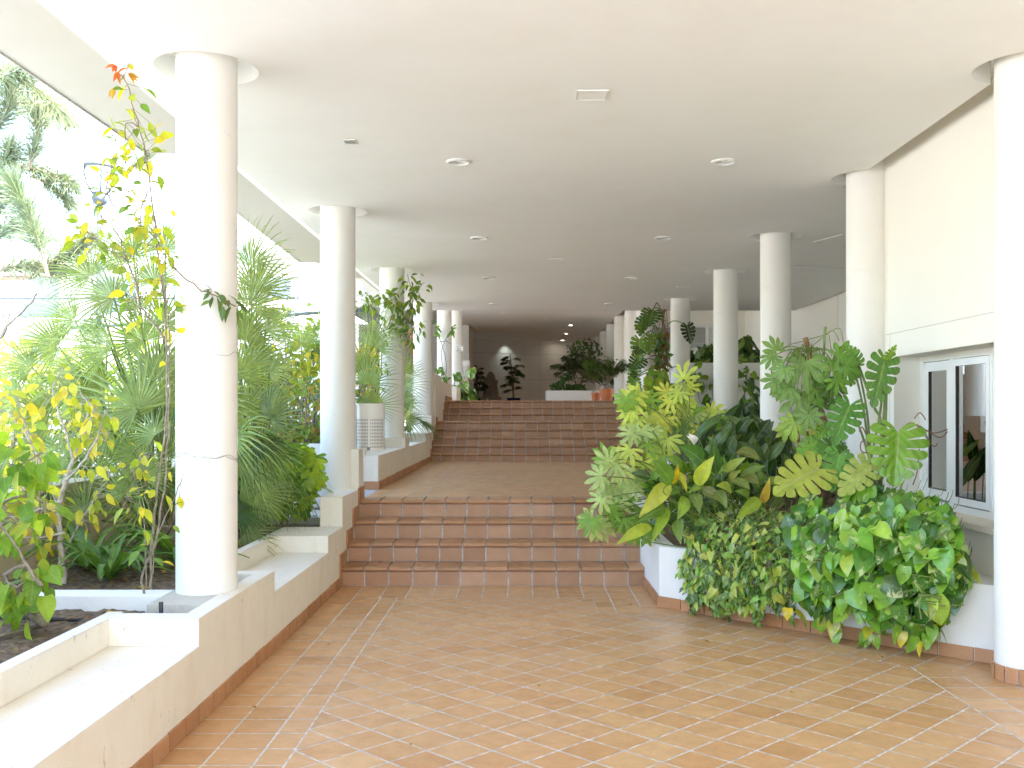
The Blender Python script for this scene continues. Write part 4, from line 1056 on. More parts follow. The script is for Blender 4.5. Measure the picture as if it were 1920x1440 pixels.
# ---- vines hanging down the raised planter
for k, (pxs, label) in enumerate(((((1302, 685), (1306, 720), (1313, 755)), 'thin heart-leaved vine hanging down the white planter wall by the split-leaf vine'), (((1338, 685), (1337, 715), (1335, 750)), 'thin vine hanging on the white planter wall just left of the third column'),
                                  (((1398, 685), (1400, 705), (1396, 750), (1402, 770)), 'leafy vine hanging on the white planter wall between two columns'))):
    t = thing('hanging_vine', label, 'vine', P(*pxs[0], 17.85), 'vines hanging from the raised planter'); m, st = MB(), MB()
    pts = wood(st, pxs, 17.8, .006, .004); leaves_along(m, pts, 14 if k < 2 else 34, .16, (MID, GRN, DRK), .10 if k < 2 else .16, HEART, .8, 0)
    m.build('foliage', 'leaf', t, smooth=True); st.build('stems', 'twig', t)
# ---- climbing split-leaf vine on the column
t = thing('split_leaf_vine', 'split-leaf vine climbing the far column above the lime shrub', 'vine', (2.5, 16.8, Z1))
m, st, dry = MB(), MB(), MB()
for ax, ay, tx, ty, w, c in ((735, 190, 700, 295, 140, DRK), (655, 250, 630, 380, 95, DRK), (690, 230, 660, 330, 90, DRK), (630, 410, 630, 580, 115, MID), (720, 380, 710, 530, 80, MID), (640, 560, 560, 640, 120, DRK), (600, 640, 565, 760, 90, MID), (590, 730, 575, 850, 90, MID), (1030, 700, 1040, 860, 100, DRK), (1010, 300, 1040, 440, 90, (.03, .05, .02)),
                             (640, 470, 600, 520, 90, DRK), (610, 700, 560, 690, 80, DRK), (660, 330, 600, 300, 70, MID), (800, 780, 790, 880, 90, MID), (720, 720, 690, 800, 80, GRN)):
    Y = 16.5 + rnd(-.2, .2); monstera(m, c6(ax, ay, Y), c6(tx, ty, Y - .1), w / 4.236 * Y / F * 1.3, V(rnd(-.5, .2), -1, .4), vary(c, .15))
    b = c6(rnd(770, 830), ay + rnd(-30, 80), 16.75); q = c6(ax, ay, Y); st.tube(smooth_path([b, b.lerp(q, .5) + V(0, 0, .15), q], 4), .009, 5)
for k in range(9):
    x = rnd(775, 850); dry.tube([c6(x + rnd(-28, 28), y, 16.75 + rnd(-.1, .1)) for y in (170, 260, 370, 480, 590, 700, 820, 930)], rnd(.004, .010), 5)
for _ in range(90):
    x, y = rnd(760, 850), rnd(330, 760); p = c6(x, y, 16.7); small(dry if rnd(0, 1) < .2 else m, p, rv() + DOWN * .6, .16, .07, TOCAM + rv(.7), OVATE, vary(random.choice((DRK, MID, (.2, .12, .04)))))
m.build('foliage', 'gloss', t, smooth=True); st.build('stems', 'gstem', t, smooth=True); dry.build('aerial_roots', 'twig', t, smooth=True)
t = thing('yellow_green_shrub', 'yellow green leafy shrub at the foot of the far climbing vine', 'shrub', (2.2, 14.5, Z1)); m, st = MB(), MB()
for x, y in scatter([(660, 690), (740, 610), (830, 640), (830, 760), (960, 760), (900, 980), (700, 980), (640, 800)], 190):
    Y = 13.8 + rnd(-.3, .6); small(m, c6(x, y, Y), rv(.7) + DOWN * .7, rnd(.14, .24), .08, TOCAM + rv(.5), LANCE, vary(random.choice(((.22, .34, .04), MID, GRN, DRK, (.3, .38, .05)))))
for k in range(8): st.tube([V(2.1 + rnd(-.3, .3), 14.3, .656), c6(rnd(690, 860), rnd(700, 800), 14.1)], .008, 5)
m.build('foliage', 'leaf', t, smooth=True); st.build('stems', 'twig', t)
# ---- tall dark palmate shrub with a bare brown stem
t = thing('palmate_shrub', 'tall blue green palmate shrub with a bare curved brown stem', 'shrub', (2.45, 7.6, .43)); m, st, tr = MB(), MB(), MB()
BG, G2 = (.15, .30, .09), (.12, .30, .04)
for x, y, r, a, c in ((205, 360, 95, 130, BG), (180, 400, 90, 220, BG), (200, 560, 95, 235, BG), (225, 610, 80, 260, BG), (410, 440, 175, 250, BG), (590, 430, 175, 285, G2), (640, 400, 120, 20, G2), (375, 680, 160, 255, BG), (300, 620, 110, 215, BG), (470, 620, 120, 290, G2), (330, 850, 120, 250, (.22, .36, .06)),
                      (290, 900, 90, 230, (.24, .36, .05)), (560, 640, 100, 300, (.08, .17, .03)), (430, 800, 110, 270, BG), (260, 480, 100, 230, BG), (680, 470, 110, 320, G2), (520, 560, 110, 275, (.07, .16, .03)), (470, 880, 70, 260, LIME), (620, 560, 110, 310, G2), (500, 700, 100, 260, (.06, .14, .03)), (590, 600, 120, 280, (.06, .14, .03))):
    Y = 7.1 + rnd(-.12, .12); p = c7(x, y, Y); yd = V(math.cos(R(a)), -.15, math.sin(R(a)))
    palmate(m, p, yd, (V(-.15, -1, .3) + rv(.3)).normalized(), px7(r, Y) * 1.22, vary(c, .12), random.choice((7, 8, 8)), 250, rnd(.1, .3), .17)
    st.tube(smooth_path([c7(440 + rnd(-15, 15), 380, 7.25), c7((440 + x) / 2, min(y, 380) - 30, 7.15), p], 4), .004, 5)
tr.tube(smooth_path([V(2.62, 7.35, .43), c7(640, 1075, 7.2), c7(560, 900, 7.2), c7(505, 745, 7.2), c7(455, 560, 7.25), c7(430, 370, 7.25), c7(405, 270, 7.25)], 4), [.026] * 6 + [.022] * 7 + [.019] * 12, 9)
tr.tube(smooth_path([V(2.2, 7.4, .43), c7(362, 1000, 7.25), c7(358, 850, 7.25), c7(370, 650, 7.25)], 4), .013, 7)
tr.tube(smooth_path([V(2.3, 7.4, .43), c7(425, 950, 7.3), c7(430, 860, 7.3), c7(440, 600, 7.3)], 4), .009, 7)
st.tube([c7(545, 195, 7.2), c7(540, 270, 7.2), c7(535, 400, 7.2)], [.010, .009, .006], 6)
for x1, y1, xm, ym in ((670, 300, 640, 205), (640, 290, 600, 220), (590, 400, 570, 260), (440, 340, 500, 290), (250, 340, 330, 310)): st.tube(smooth_path([c7(545, 250, 7.2), c7(xm, ym, 7.2), c7(x1, y1, 7.15)], 5), .003, 5)
m.build('foliage', 'fatsia', t, smooth=True); st.build('stems', 'gstem', t, smooth=True); tr.build('trunk', 'trunk', t, smooth=True)
# ---- split-leaf plant in front of the window
t = thing('split_leaf_plant', 'big split-leaf plant with holed leaves beside the white window', 'plant', (2.6, 7.0, .43)); m, st, rt = MB(), MB(), MB()
MG = (.13, .33, .045)
for ax, ay, tx, ty, w, c, Y, nn in ((955, 430, 880, 745, 205, (.08, .22, .04), 6.9, (-.2, -1, .3)), (1045, 930, 1030, 1295, 385, (.14, .32, .03), 6.55, (-.15, -1, .45)), (715, 740, 600, 1000, 230, (.07, .22, .04), 7.0, (-.5, -1, .2)), (775, 460, 700, 330, 150, MG, 7.1, (.3, -1, .2)), (745, 465, 735, 600, 110, MG, 7.12, (.4, -1, .1)),
                                    (500, 1180, 190, 1330, 330, (.30, .38, .07), 6.75, (-.2, -1, .75)), (640, 1085, 590, 1330, 210, (.10, .30, .06), 6.85, (-.1, -1, .3)), (850, 1150, 640, 1345, 220, (.35, .45, .13), 6.65, (0, -1, .9)), (490, 1000, 350, 1070, 150, MG, 7.0, (-.1, -1, .6)), (960, 420, 1035, 330, 60, (.2, .4, .05), 6.9, (0, -1, .2)), (560, 880, 500, 960, 120, MG, 7.1, (-.2, -1, .3)), (620, 1000, 480, 1090, 170, (.08, .22, .04), 7.0, (-.3, -1, .6))):
    q = c7(ax, ay, Y); monstera(m, q, c7(tx, ty, Y - .12), px7(w, Y) * 1.08, V(*nn), vary(c, .05))
    b = c7(rnd(830, 940), 1330, 6.95); st.tube(smooth_path([V(2.62, 7.0, .43), b, b.lerp(q, .6) + V(.03, .05, .02), q + V(0, .02, 0)], 5), [.012] * 6 + [.008] * 5 + [.007] * 5, 6)
st.tube(smooth_path([c7(930, 1330, 6.95), c7(930, 870, 6.95), c7(880, 745, 7.0), c7(775, 460, 7.1)], 5), .009, 6); st.tube(smooth_path([c7(940, 1200, 6.95), c7(965, 750, 6.95), c7(960, 430, 6.9)], 5), .009, 6)
for pl_ in (((1045, 930), (1130, 860), (1200, 900), (1290, 1020), (1320, 1000)), ((1180, 870), (1260, 980), (1220, 1030)), ((1195, 880), (1290, 930), (1390, 905)), ((1195, 880), (1330, 960), (1390, 920)), ((830, 975), (790, 1000), (800, 1060), (880, 1070)), ((930, 1230), (880, 1300), (900, 1400)), ((1195, 1040), (1180, 1200), (1150, 1290)), ((1160, 830), (1200, 790), (1240, 840)), ((1040, 1300), (1000, 1350), (960, 1400)), ((780, 920), (800, 890), (840, 970))):
    rt.tube(smooth_path([c7(x, y, 6.75) for x, y in pl_], 5), .0045, 5)
m.build('foliage', 'gloss', t, smooth=True); st.build('stems', 'gstem', t, smooth=True); rt.build('aerial_roots', 'twig', t, smooth=True)
# ---- trailing masses over the planter front
def face_Y(px):                                            # depth of the planter face under a picture column
    k = (px - CX) / F; return (1.05 + 7.67) / (1 + k)
def trailing(name, label, poly, n, dmin, size, wr, prof, lobe, mat, cols, bulge, base, stemmat, hang=1.0):
    t = thing(name, label, 'trailing plant', base); m, st = MB(), MB()
    xs, ys = [p[0] for p in poly], [p[1] for p in poly]; cx, cy = sum(xs) / len(xs), sum(ys) / len(ys); hx, hy = (max(xs) - min(xs)) / 2, (max(ys) - min(ys)) / 2
    ON = V(-.7, -.7, .0)
    for layer in range(3):
        for x, y in scatter(poly, n, dmin if layer == 0 else 0) if layer < 2 else scatter(poly, n // 2):
            e = max(0, 1 - ((x - cx) / hx) ** 2 - ((y - cy) / hy) ** 2) ** .5
            Y = face_Y(x) - bulge * e * (1 - .36 * layer) * rnd(.72, 1.08) - .03 + rnd(-.05, .03) + (.30 if y < cy - hy * .45 else 0) * (cy - hy * .45 - y) / (hy * .55)
            p = P(x, y, Y); L = size * rnd(.55, 1.35)
            n_ = (ON + V(0, 0, .6) + V((x - cx) / hx * .5, 0, -(y - cy) / hy * .5) + rv(.85)).normalized()
            d = (DOWN * hang + ON * .25 + rv(.85)); d = d - n_ * d.dot(n_)
            small(m, p - d.normalized() * L * .45, d, L, L * wr * rnd(.85, 1.1), n_, prof, vary(random.choice(cols), .2), lobe, rnd(.12, .5))
            if layer == 0 and rnd(0, 1) < .6: 
                b = p + V(.1, .12, rnd(.0, .12)); st.tube(smooth_path([b + V(.04, .05, .05), b, p - d.normalized() * L * .45], 3), .0022, 4)
    return t, m, st
t, m, st = trailing('arrowhead_vine', 'small-leaved variegated arrowhead vine spilling over the planter beside the steps', [(1275, 960), (1330, 935), (1400, 950), (1470, 960), (1500, 1000), (1490, 1080), (1478, 1150), (1440, 1130), (1425, 1175), (1380, 1140), (1345, 1160), (1330, 1130), (1300, 1150), (1285, 1100), (1268, 1080), (1290, 1030)],
                    430, 6, .066, .74, ARROW, .14, 'syng', ((.15, .34, .06), (.22, .43, .08), (.08, .20, .04), (.36, .54, .14), (.48, .62, .18), (.06, .15, .03), (.5, .6, .12)), .22, (1.6, 7.1, .45), 'twig')
for _ in range(16):
    x = rnd(1280, 1500); y0 = rnd(1090, 1120); l = rnd(20, 60); Y = face_Y(x) - .08; pts = wood(st, [(x, y0), (x + rnd(-8, 8), y0 + l / 2), (x + rnd(-14, 14), y0 + l)], Y, .002, .0015, 3, 4); leaves_along(m, pts, 7, .055, (MID, GRN, DRK), .02, ARROW, .5, .2, 1)
m.build('foliage', 'syng', t, smooth=True); st.build('stems', 'twig', t)
t, m, st = trailing('golden_trailing_ivy', 'glossy heart-leaved trailing plant spilling over the planter under the window', [(1480, 1000), (1510, 940), (1560, 960), (1610, 915), (1680, 925), (1760, 945), (1790, 1000), (1815, 1060), (1805, 1110), (1780, 1150), (1740, 1195), (1700, 1165), (1640, 1160), (1590, 1140), (1545, 1165), (1520, 1130), (1490, 1120), (1500, 1060)],
                    235, 10, .128, .88, HEART, .1, 'pothos', ((.14, .36, .04), (.26, .50, .06), (.06, .18, .03), (.38, .58, .09), (.17, .40, .05), (.09, .26, .035), (.05, .14, .025)), .30, (2.3, 6.4, .45), 'gstem')
for x, y0, x1, y1 in ((1545, 1120, 1555, 1180), (1570, 1130, 1565, 1175), (1640, 1140, 1637, 1205), (1690, 1150, 1698, 1190), (1740, 1150, 1735, 1215), (1730, 1140, 1752, 1180), (1620, 1120, 1622, 1170), (1500, 1090, 1482, 1140), (1690, 1030, 1812, 1068)):
    Y = face_Y((x + x1) / 2) - .16; pts = wood(st, [(x, y0), ((x + x1) / 2 + rnd(-5, 5), (y0 + y1) / 2), (x1, y1)], Y, .004, .003, 3, 5); leaves_along(m, pts, 5, .115, (GRN, (.4, .46, .05), GRN, YEL), .03, HEART, .75, .4, 1.2)
for _ in range(22):
    x, y = rnd(1520, 1770), rnd(1000, 1130); Y = face_Y(x) - .24; wood(st, [(x, y), (x + rnd(-40, 40), y + rnd(-20, 30)), (x + rnd(-70, 70), y + rnd(-20, 50))], Y, .0055, .004, 4, 5)
m.build('foliage', 'pothos', t, smooth=True); st.build('stems', 'gstem', t)
# ================================================================== garden plants on the left
PG, PB, PD = (.26, .37, .13), (.24, .35, .16), (.07, .14, .045)
def fan_palm(label, base, listed, nfill, box, seed):
    random.seed(seed)
    t = thing('fan_palm', label, 'palm', base, 'bushy fan palms in the garden'); m, st, tr = MB(), MB(), MB()
    b0 = Vector(base)
    for x, y, Y, a, r, spr in listed:
        p = P(x, y, Y); yd = V(math.cos(R(a)), rnd(-.5, .1), math.sin(R(a)))
        fan(m, p, yd, (V(rnd(-.3, .3), -1, rnd(.1, .7))).normalized(), r * 1.22 / F * Y, vary(random.choice((PG, PB, PG)), .15), random.choice((24, 26, 28)), spr, rnd(.1, .3))
        st.tube(smooth_path([b0 + rv(.12), b0.lerp(p, .55) + V(0, .05, .12), p], 4), [.008] * 9, 5)
    for _ in range(nfill):
        a = rnd(0, 2 * math.pi); el = rnd(.05, 1.35); l = rnd(.45, 1.0) * box
        d = V(math.cos(a) * math.cos(el), math.sin(a) * math.cos(el), math.sin(el) * 1.15); p = b0 + d * l + V(0, 0, .1)
        if p.x > -2.02 and p.y < 9: p.x = -2.05 - rnd(0, .2)
        fan(m, p, d + rv(.3) + DOWN * .15, (V(d.x * .2, d.y * .2, 1) + V(0, -.9, 0) + rv(.3)).normalized(), rnd(.26, .44), vary(random.choice((PG, PB, PD, PB, (.32, .42, .12))), .25), 24, rnd(190, 250), rnd(.15, .5))
        st.tube([b0 + rv(.1), b0.lerp(p, .5) + V(0, 0, .06), p], .006, 5)
    tr.tube([b0 + V(0, 0, -.05), b0 + V(.02, 0, .15), b0 + V(0, 0, .3)], [.12, .14, .09], 10)
    tr.build('trunk', 'bark', t, smooth=True); st.build('stalks', 'gstem', t, smooth=True); m.build('crown', 'palm', t, smooth=True)
fan_palm('big bushy fan palm filling the bed between the rose stems and the nearest column', (-2.75, 7.6, .48),
         [(213, 557, 7.1, 165, 95, 200), (260, 583, 7.2, 130, 55, 210), (213, 653, 6.9, 178, 135, 120), (193, 610, 7.1, 185, 85, 150), (258, 767, 6.7, 125, 115, 230), (207, 807, 6.8, 165, 105, 200), (290, 817, 6.7, 140, 55, 200), (233, 927, 6.8, 120, 60, 230), (250, 480, 7.5, 95, 75, 200), (310, 470, 7.6, 85, 85, 190), (225, 500, 7.6, 110, 70, 180),
          (150, 700, 6.9, 200, 110, 150), (130, 860, 6.9, 170, 80, 200), (290, 700, 7.0, 80, 90, 210), (270, 890, 6.8, 60, 70, 220), (180, 740, 7.2, 150, 90, 210), (160, 960, 6.9, 160, 80, 200), (60, 690, 7.2, 170, 90, 170), (170, 520, 7.4, 130, 80, 190), (140, 600, 7.3, 170, 90, 170), (290, 530, 7.5, 95, 85, 200), (110, 650, 7.3, 160, 90, 180), (270, 640, 7.2, 120, 95, 220), (200, 720, 7.0, 170, 110, 160), (300, 760, 6.9, 100, 80, 220), (90, 780, 7.2, 160, 90, 200), (250, 850, 6.9, 150, 80, 210), (40, 750, 7.0, 190, 90, 170), (305, 610, 7.1, 70, 85, 200)], 36, 1.15, 11)
fan_palm('fan palm spreading its pleated leaves right of the nearest column', (-2.35, 8.7, .48),
         [(467, 577, 8.2, 65, 95, 190), (497, 620, 8.2, 35, 105, 130), (447, 703, 8.1, 50, 95, 180), (507, 787, 8.0, 55, 85, 220), (497, 843, 8.0, 15, 75, 200), (470, 500, 8.5, 70, 90, 180), (455, 860, 8.0, 330, 80, 210), (480, 545, 8.4, 80, 90, 190), (505, 700, 8.1, 35, 65, 170), (505, 760, 8.1, 25, 60, 180), (460, 640, 8.2, 70, 90, 190), (450, 940, 8.0, 340, 70, 210), (480, 680, 8.3, 60, 80, 200), (455, 770, 8.1, 80, 90, 210), (440, 620, 8.4, 110, 80, 200), (480, 925, 7.9, 10, 60, 210), (460, 1000, 7.8, 330, 60, 200)], 16, .85, 12)
fan_palm('smaller fan palm on the terrace behind the second column', (-2.75, 12.4, 1.05), [(565, 650, 12, 100, 42, 220), (580, 640, 12.2, 60, 40, 220), (690, 720, 12.4, 80, 60, 200), (700, 650, 12.6, 70, 70, 190), (680, 690, 12.5, 100, 60, 200), (700, 760, 12.3, 60, 50, 220)], 26, 1.0, 13)
fan_palm('small fan palm poking out between the third and fourth columns', (-2.05, 15.6, 1.1), [(757, 722, 14.6, 15, 46, 210), (757, 745, 14.6, 5, 32, 150), (758, 700, 15.2, 90, 40, 200)], 12, .6, 14)
random.seed(21)
# ---- yellow-leaved shrub and branch at the left edge
t = thing('yellow_leaved_shrub', 'sparse shrub with yellow leaves and pale grey trunk in the bed by the bench', 'shrub', P(120, 1095, 6.0)); m, st = MB(), MB()
YS = [(.62, .56, .06), (.58, .58, .08), (.42, .50, .06), (.30, .44, .06), (.64, .58, .10)]
tr_ = wood(st, [(120, 1100), (116, 1040), (110, 960), (128, 890), (150, 820), (168, 770)], 6.0, .022, .008)
br = [tr_]
for poly in ([(112, 965), (90, 900), (60, 860), (20, 820)], [(125, 900), (160, 860), (190, 800), (196, 770)], [(110, 960), (70, 930), (40, 900), (-10, 880)], [(135, 860), (120, 800), (100, 740), (110, 700)], [(118, 1040), (150, 980), (180, 930), (205, 900)], [(90, 900), (60, 830), (40, 770), (30, 730)], [(118, 940), (60, 960), (20, 970), (-20, 960)], [(150, 820), (180, 780), (150, 740)],
             [(120, 1000), (60, 1010), (10, 1000)], [(60, 830), (20, 780), (-20, 760)]):
    br.append(wood(st, poly, 6.0 + rnd(-.25, .25), .008, .003))
for b in br[1:]: leaves_along(m, b, 26, .075, YS, .09, OVATE, .66, .15, .7, st=st)
leaves_along(m, br[0], 16, .075, YS, .1, OVATE, .66, .55, .7)
m.build('foliage', 'thin', t, smooth=True); st.build('branches', 'pale_bark', t, smooth=True)
t = thing('leaning_shrub', 'leaning shrub with fresh green lobed leaves hanging at the picture edge', 'shrub', P(-120, 1160, 4.6)); m, st = MB(), MB()
for poly, n in (([(78, 1100), (50, 1060), (20, 1010), (-30, 950)], 4), ([(50, 1060), (10, 1075), (30, 1100), (60, 1085), (85, 1095)], 14), ([(10, 1075), (20, 1120), (40, 1150)], 13), ([(-30, 950), (20, 900), (40, 870), (80, 850)], 14), ([(-30, 960), (-10, 900), (20, 850), (30, 820)], 12), ([(-30, 950), (10, 940), (60, 930), (90, 960)], 12), ([(-20, 1000), (10, 980), (50, 985)], 10)):
    b = wood(st, poly, 4.9 + rnd(-.2, .1), .010, .004); leaves_along(m, b, n + 3, .105, ((.30, .46, .05), (.20, .38, .05), (.42, .52, .08), (.16, .33, .05)), .07, HEART, .75, .3, .8, st=st)
m.build('foliage', 'thin', t, smooth=True); st.build('branches', 'bark', t, smooth=True)
# ---- tall rose-like stems against the nearest column
t = thing('climbing_rose', 'tall thorny rose stems with yellow green leaves and a red tip beside the nearest column', 'climber', P(270, 1105, 5.35)); m, st = MB(), MB()
YG_ = [(.36, .46, .05), (.46, .50, .05), (.24, .36, .05), (.58, .54, .05), (.14, .27, .05)]
main = [[(272, 1128), (266, 1080), (290, 1020), (305, 940), (312, 860), (318, 760), (316, 660), (310, 640)], [(283, 1105), (282, 1040), (290, 960), (302, 880), (312, 760), (314, 640), (300, 500), (288, 400), (275, 300), (262, 240), (245, 180), (228, 140)],
        [(314, 640), (290, 610), (265, 575), (258, 540), (235, 480), (215, 430), (190, 405)], [(318, 640), (312, 560), (296, 470), (290, 420), (275, 360), (258, 300)], [(235, 485), (205, 470), (170, 440), (140, 420)], [(286, 1075), (292, 1010), (330, 930), (342, 885)], [(276, 1100), (270, 1000), (262, 930), (248, 880)], [(290, 965), (258, 948), (232, 930)], [(275, 360), (262, 420), (258, 520), (262, 560)],
        [(262, 240), (235, 230), (235, 300), (228, 360)], [(216, 390), (200, 350), (212, 300), (210, 280)], [(300, 880), (280, 850), (260, 860)], [(330, 505), (310, 480), (290, 440)]]
pts = [wood(st, q, 5.45 + rnd(-.08, .08), .0075 if i < 3 else .0042, .003 if i < 3 else .002, 4, 5) for i, q in enumerate(main)]
for i, n in ((1, 46), (2, 34), (3, 34), (4, 26), (8, 18), (9, 18), (10, 22), (6, 14), (7, 8), (11, 12), (0, 6), (5, 6), (12, 8)):
    leaves_along(m, pts[i], n, .075, YG_, .085, OVATE, .58, .15 if i not in (0, 1) else .45, .45, st=st)
for x, y, c in ((216, 122, (.62, .12, .06)), (222, 135, (.60, .16, .06)), (240, 138, (.55, .30, .05)), (215, 165, (.55, .32, .05))):
    for _ in range(3): small(m, P(x, y, 5.45), rv() + DOWN * .5, .06, .025, TOCAM + rv(.4), OVATE, vary(c))
m.build('foliage', 'thin', t, smooth=True); st.build('stems', 'bark', t, smooth=True)
t = thing('creeping_twig', 'thin dark twig with a small leaf tuft lying across the nearest column', 'twig', P(330, 508, 5.45)); m, st = MB(), MB()
a = wood(st, [(322, 500, 5.5), (345, 520, 5.42), (380, 545, 5.41), (410, 556, 5.42), (440, 575, 5.46)], 5.42, .004, .003)
leaves_along(m, a[9:], 24, .075, ((.09, .18, .06), (.12, .22, .08)), .035, OVATE, .45, .2, .8)
m.build('foliage', 'leaf', t, smooth=True); st.build('stem', 'twig', t)
def wires(label, x, y, z0s, r=.169):
    t = thing('tie_wire', label, 'wire', (x, y, z0s[0])); m = MB()
    for z0 in z0s:
        ph = rnd(0, 6); m.tube([(x + (r + .003) * math.cos(a), y + (r + .003) * math.sin(a), z0 + .022 * math.sin(a * 1.0 + ph) + .010 * math.sin(a * 4 + ph) + .006 * math.sin(a * 9.0 + 2 * ph)) for a in [2 * math.pi * k / 48 for k in range(49)]], .0011, 5)
    m.build('loops', 'wire', t)
wires('thin wire tied round the nearest column at chest height', -1.78, 5.62, (1.80,)); wires('twisted wires tied low round the nearest column', -1.78, 5.62, (1.245, 1.238)); wires('wire loop round the third garden side column', -1.78, 13.6, (1.66,))
# ---- strap leaves on the soil
def strap(label, base, n, L, seed):
    random.seed(seed); t = thing('strap_leaf_plant', label, 'plant', base, 'strap-leaved plants on the soil'); m = MB(); b0 = Vector(base)
    for _ in range(n):
        a = rnd(0, 6.28); l = L * rnd(.6, 1.1); d = V(math.cos(a), math.sin(a), 0); h = rnd(.25, .7); side = V(-d.y, d.x, 0); w = rnd(.014, .022); vs, us = [], []
        for k in range(9):
            u = k / 8; p = b0 + d * (l * u) + V(0, 0, l * h * math.sin(u * 2.5) * .8 + .0); ww = w * lerp(STRAP, u)
            vs += [p - side * ww + V(0, 0, .006), p, p + side * ww + V(0, 0, .006)]; us += [(.1, u), (.5, u), (.9, u)]
        fs = []
        for k in range(8): fs += [(k * 3, k * 3 + 1, k * 3 + 4, k * 3 + 3), (k * 3 + 1, k * 3 + 2, k * 3 + 5, k * 3 + 4)]
        m.add(vs, fs, vary(random.choice(((.10, .24, .04), (.15, .31, .05), (.07, .18, .04))), .2), us)
    m.build('foliage', 'leaf', t, smooth=True)
strap('strap-leaved clump on the soil at the foot of the rose stems', (-2.55, 6.15, .46), 34, .55, 31)
strap('strap-leaved clump on the soil between the yellow shrub and the fan palm', (-2.85, 6.55, .46), 34, .55, 32)
strap('strap-leaved clump in the shade just behind the nearest column', (-2.3, 6.7, .46), 26, .5, 33)
random.seed(41)
# ---- green lobed shrub by the second column
t = thing('green_leafy_shrub', 'green lobed-leaf shrub with three brown stems in front of the pale terrace wall', 'shrub', P(535, 998, 8.9)); m, st = MB(), MB()
pp = [wood(st, [(522, 1000), (538, 940), (548, 890), (545, 850)], 8.9, .016, .009), wood(st, [(540, 998), (542, 930), (560, 880), (585, 850)], 9.0, .011, .006), wood(st, [(505, 1000), (492, 960), (488, 910), (500, 870)], 8.8, .012, .006), wood(st, [(545, 880), (575, 900), (598, 895)], 8.9, .006, .003), wood(st, [(500, 870), (530, 850), (520, 830)], 8.9, .006, .003)]
for x, y in scatter([(490, 850), (540, 828), (590, 835), (606, 885), (590, 930), (570, 965), (550, 950), (520, 960), (495, 940)], 120):
    Y = 8.9 + rnd(-.3, .2); palmate(m, P(x, y, Y), rv(.6) + DOWN * .9, (TOCAM + rv(.6)).normalized(), rnd(.09, .145), vary(random.choice(((.20, .38, .05), (.15, .33, .05), (.28, .44, .06), (.11, .25, .04))), .2), 5, 150, .15, .2)
m.build('foliage', 'thin', t, smooth=True); st.build('stems', 'bark', t, smooth=True)
# ---- leafy climber on the third column
t = thing('column_climber', 'leafy creeper wrapped round the third garden side column', 'climber', P(690, 800, 13.2)); m, st = MB(), MB()
cl_ = [[(690, 780), (700, 700), (710, 650), (716, 622), (728, 612), (748, 604), (756, 606)], [(716, 622), (735, 615), (758, 628)], [(756, 640), (760, 610), (768, 585), (776, 560)], [(760, 600), (772, 570), (772, 545), (764, 515)], [(776, 560), (785, 540), (796, 530)], [(716, 618), (705, 590), (690, 570), (678, 560)], [(728, 612), (735, 590), (722, 560), (715, 550)], [(742, 606), (748, 580), (738, 560), (730, 555)], [(690, 770), (682, 700), (700, 650), (704, 610)], [(758, 640), (770, 625), (785, 608)], [(716, 640), (714, 700), (700, 760)]]
pp = [wood(st, q, 13.25 + rnd(-.1, .1), .009, .004, 4, 5) for q in cl_]
for b, n in zip(pp, (34, 10, 34, 44, 18, 40, 34, 30, 34, 26, 20)): leaves_along(m, b, n, .10, ((.13, .24, .05), (.09, .18, .04), (.26, .36, .06), (.18, .28, .07)), .09, OVATE, .48, .2, .8)
m.build('foliage', 'thin', t, smooth=True); st.build('stems', 'bark', t, smooth=True)
t = thing('thin_climber', 'bare thin stems with a few leaves on the fifth garden side column', 'climber', P(832, 715, 22.4)); m, st = MB(), MB()
for q in ([(833, 714), (830, 690), (828, 660), (834, 640), (845, 620)], [(835, 714), (837, 690), (834, 665), (828, 645), (823, 630)], [(834, 640), (822, 642), (818, 645)], [(836, 638), (845, 645)]): wood(st, q, 22.45, .010, .007, 4, 5)
for x, y in ((848, 616), (846, 622), (850, 624), (822, 612), (819, 618), (824, 622), (820, 690), (824, 694), (829, 698), (832, 710), (836, 711), (838, 708)):
    for _ in range(4): small(m, P(x, y, 22.4) + rv(.05), rv() + DOWN * .5, .13, .06, TOCAM + rv(.4), OVATE, vary((.12, .24, .05)))
m.build('foliage', 'thin', t, smooth=True); st.build('stems', 'wire', t)
# ---- bushes behind
def bush(label, name, c, rad, n, L, cols, seed, prof=OVATE, wr=.5, mat='thin', ns=14):
    random.seed(seed); t = thing(name, label, 'bush', (c[0], c[1], c[2] - rad[2]), 'bushes in the garden behind the fan palms'); m, st = MB(), MB(); c = Vector(c); b0 = c - V(0, 0, rad[2])
    tips = []
    for _ in range(ns):
        a = rnd(0, 6.28); e = rnd(.1, 1.4); d = V(math.cos(a) * math.cos(e) * rad[0], math.sin(a) * math.cos(e) * rad[1], (math.sin(e) * 1.9) * rad[2]); q = [b0 + rv(.08), b0 + d * .5 + rv(.1), b0 + d * rnd(.8, 1.05)]
        st.tube(smooth_path(q, 3), [.02, .018, .016, .014, .010, .007, .004], 5); tips.append(q)
    for _ in range(n):
        u = rv().normalized() * (rnd(.15, 1) ** .45); p = c + V(u.x * rad[0], u.y * rad[1], u.z * rad[2])
        if noise.noise(p * 2.3) < -.12: continue
        small(m, p, rv(.8) + DOWN * .5, L * rnd(.6, 1.2), L * wr, TOCAM + rv(.9), prof, vary(random.choice(cols), .22), .05)
    m.build('foliage', mat, t, smooth=True); st.build('branches', 'bark', t, smooth=True)
YB = ((.40, .44, .05), (.26, .36, .05), (.52, .48, .06), (.20, .30, .05)); GB = ((.18, .30, .05), (.25, .36, .06), (.12, .24, .04))
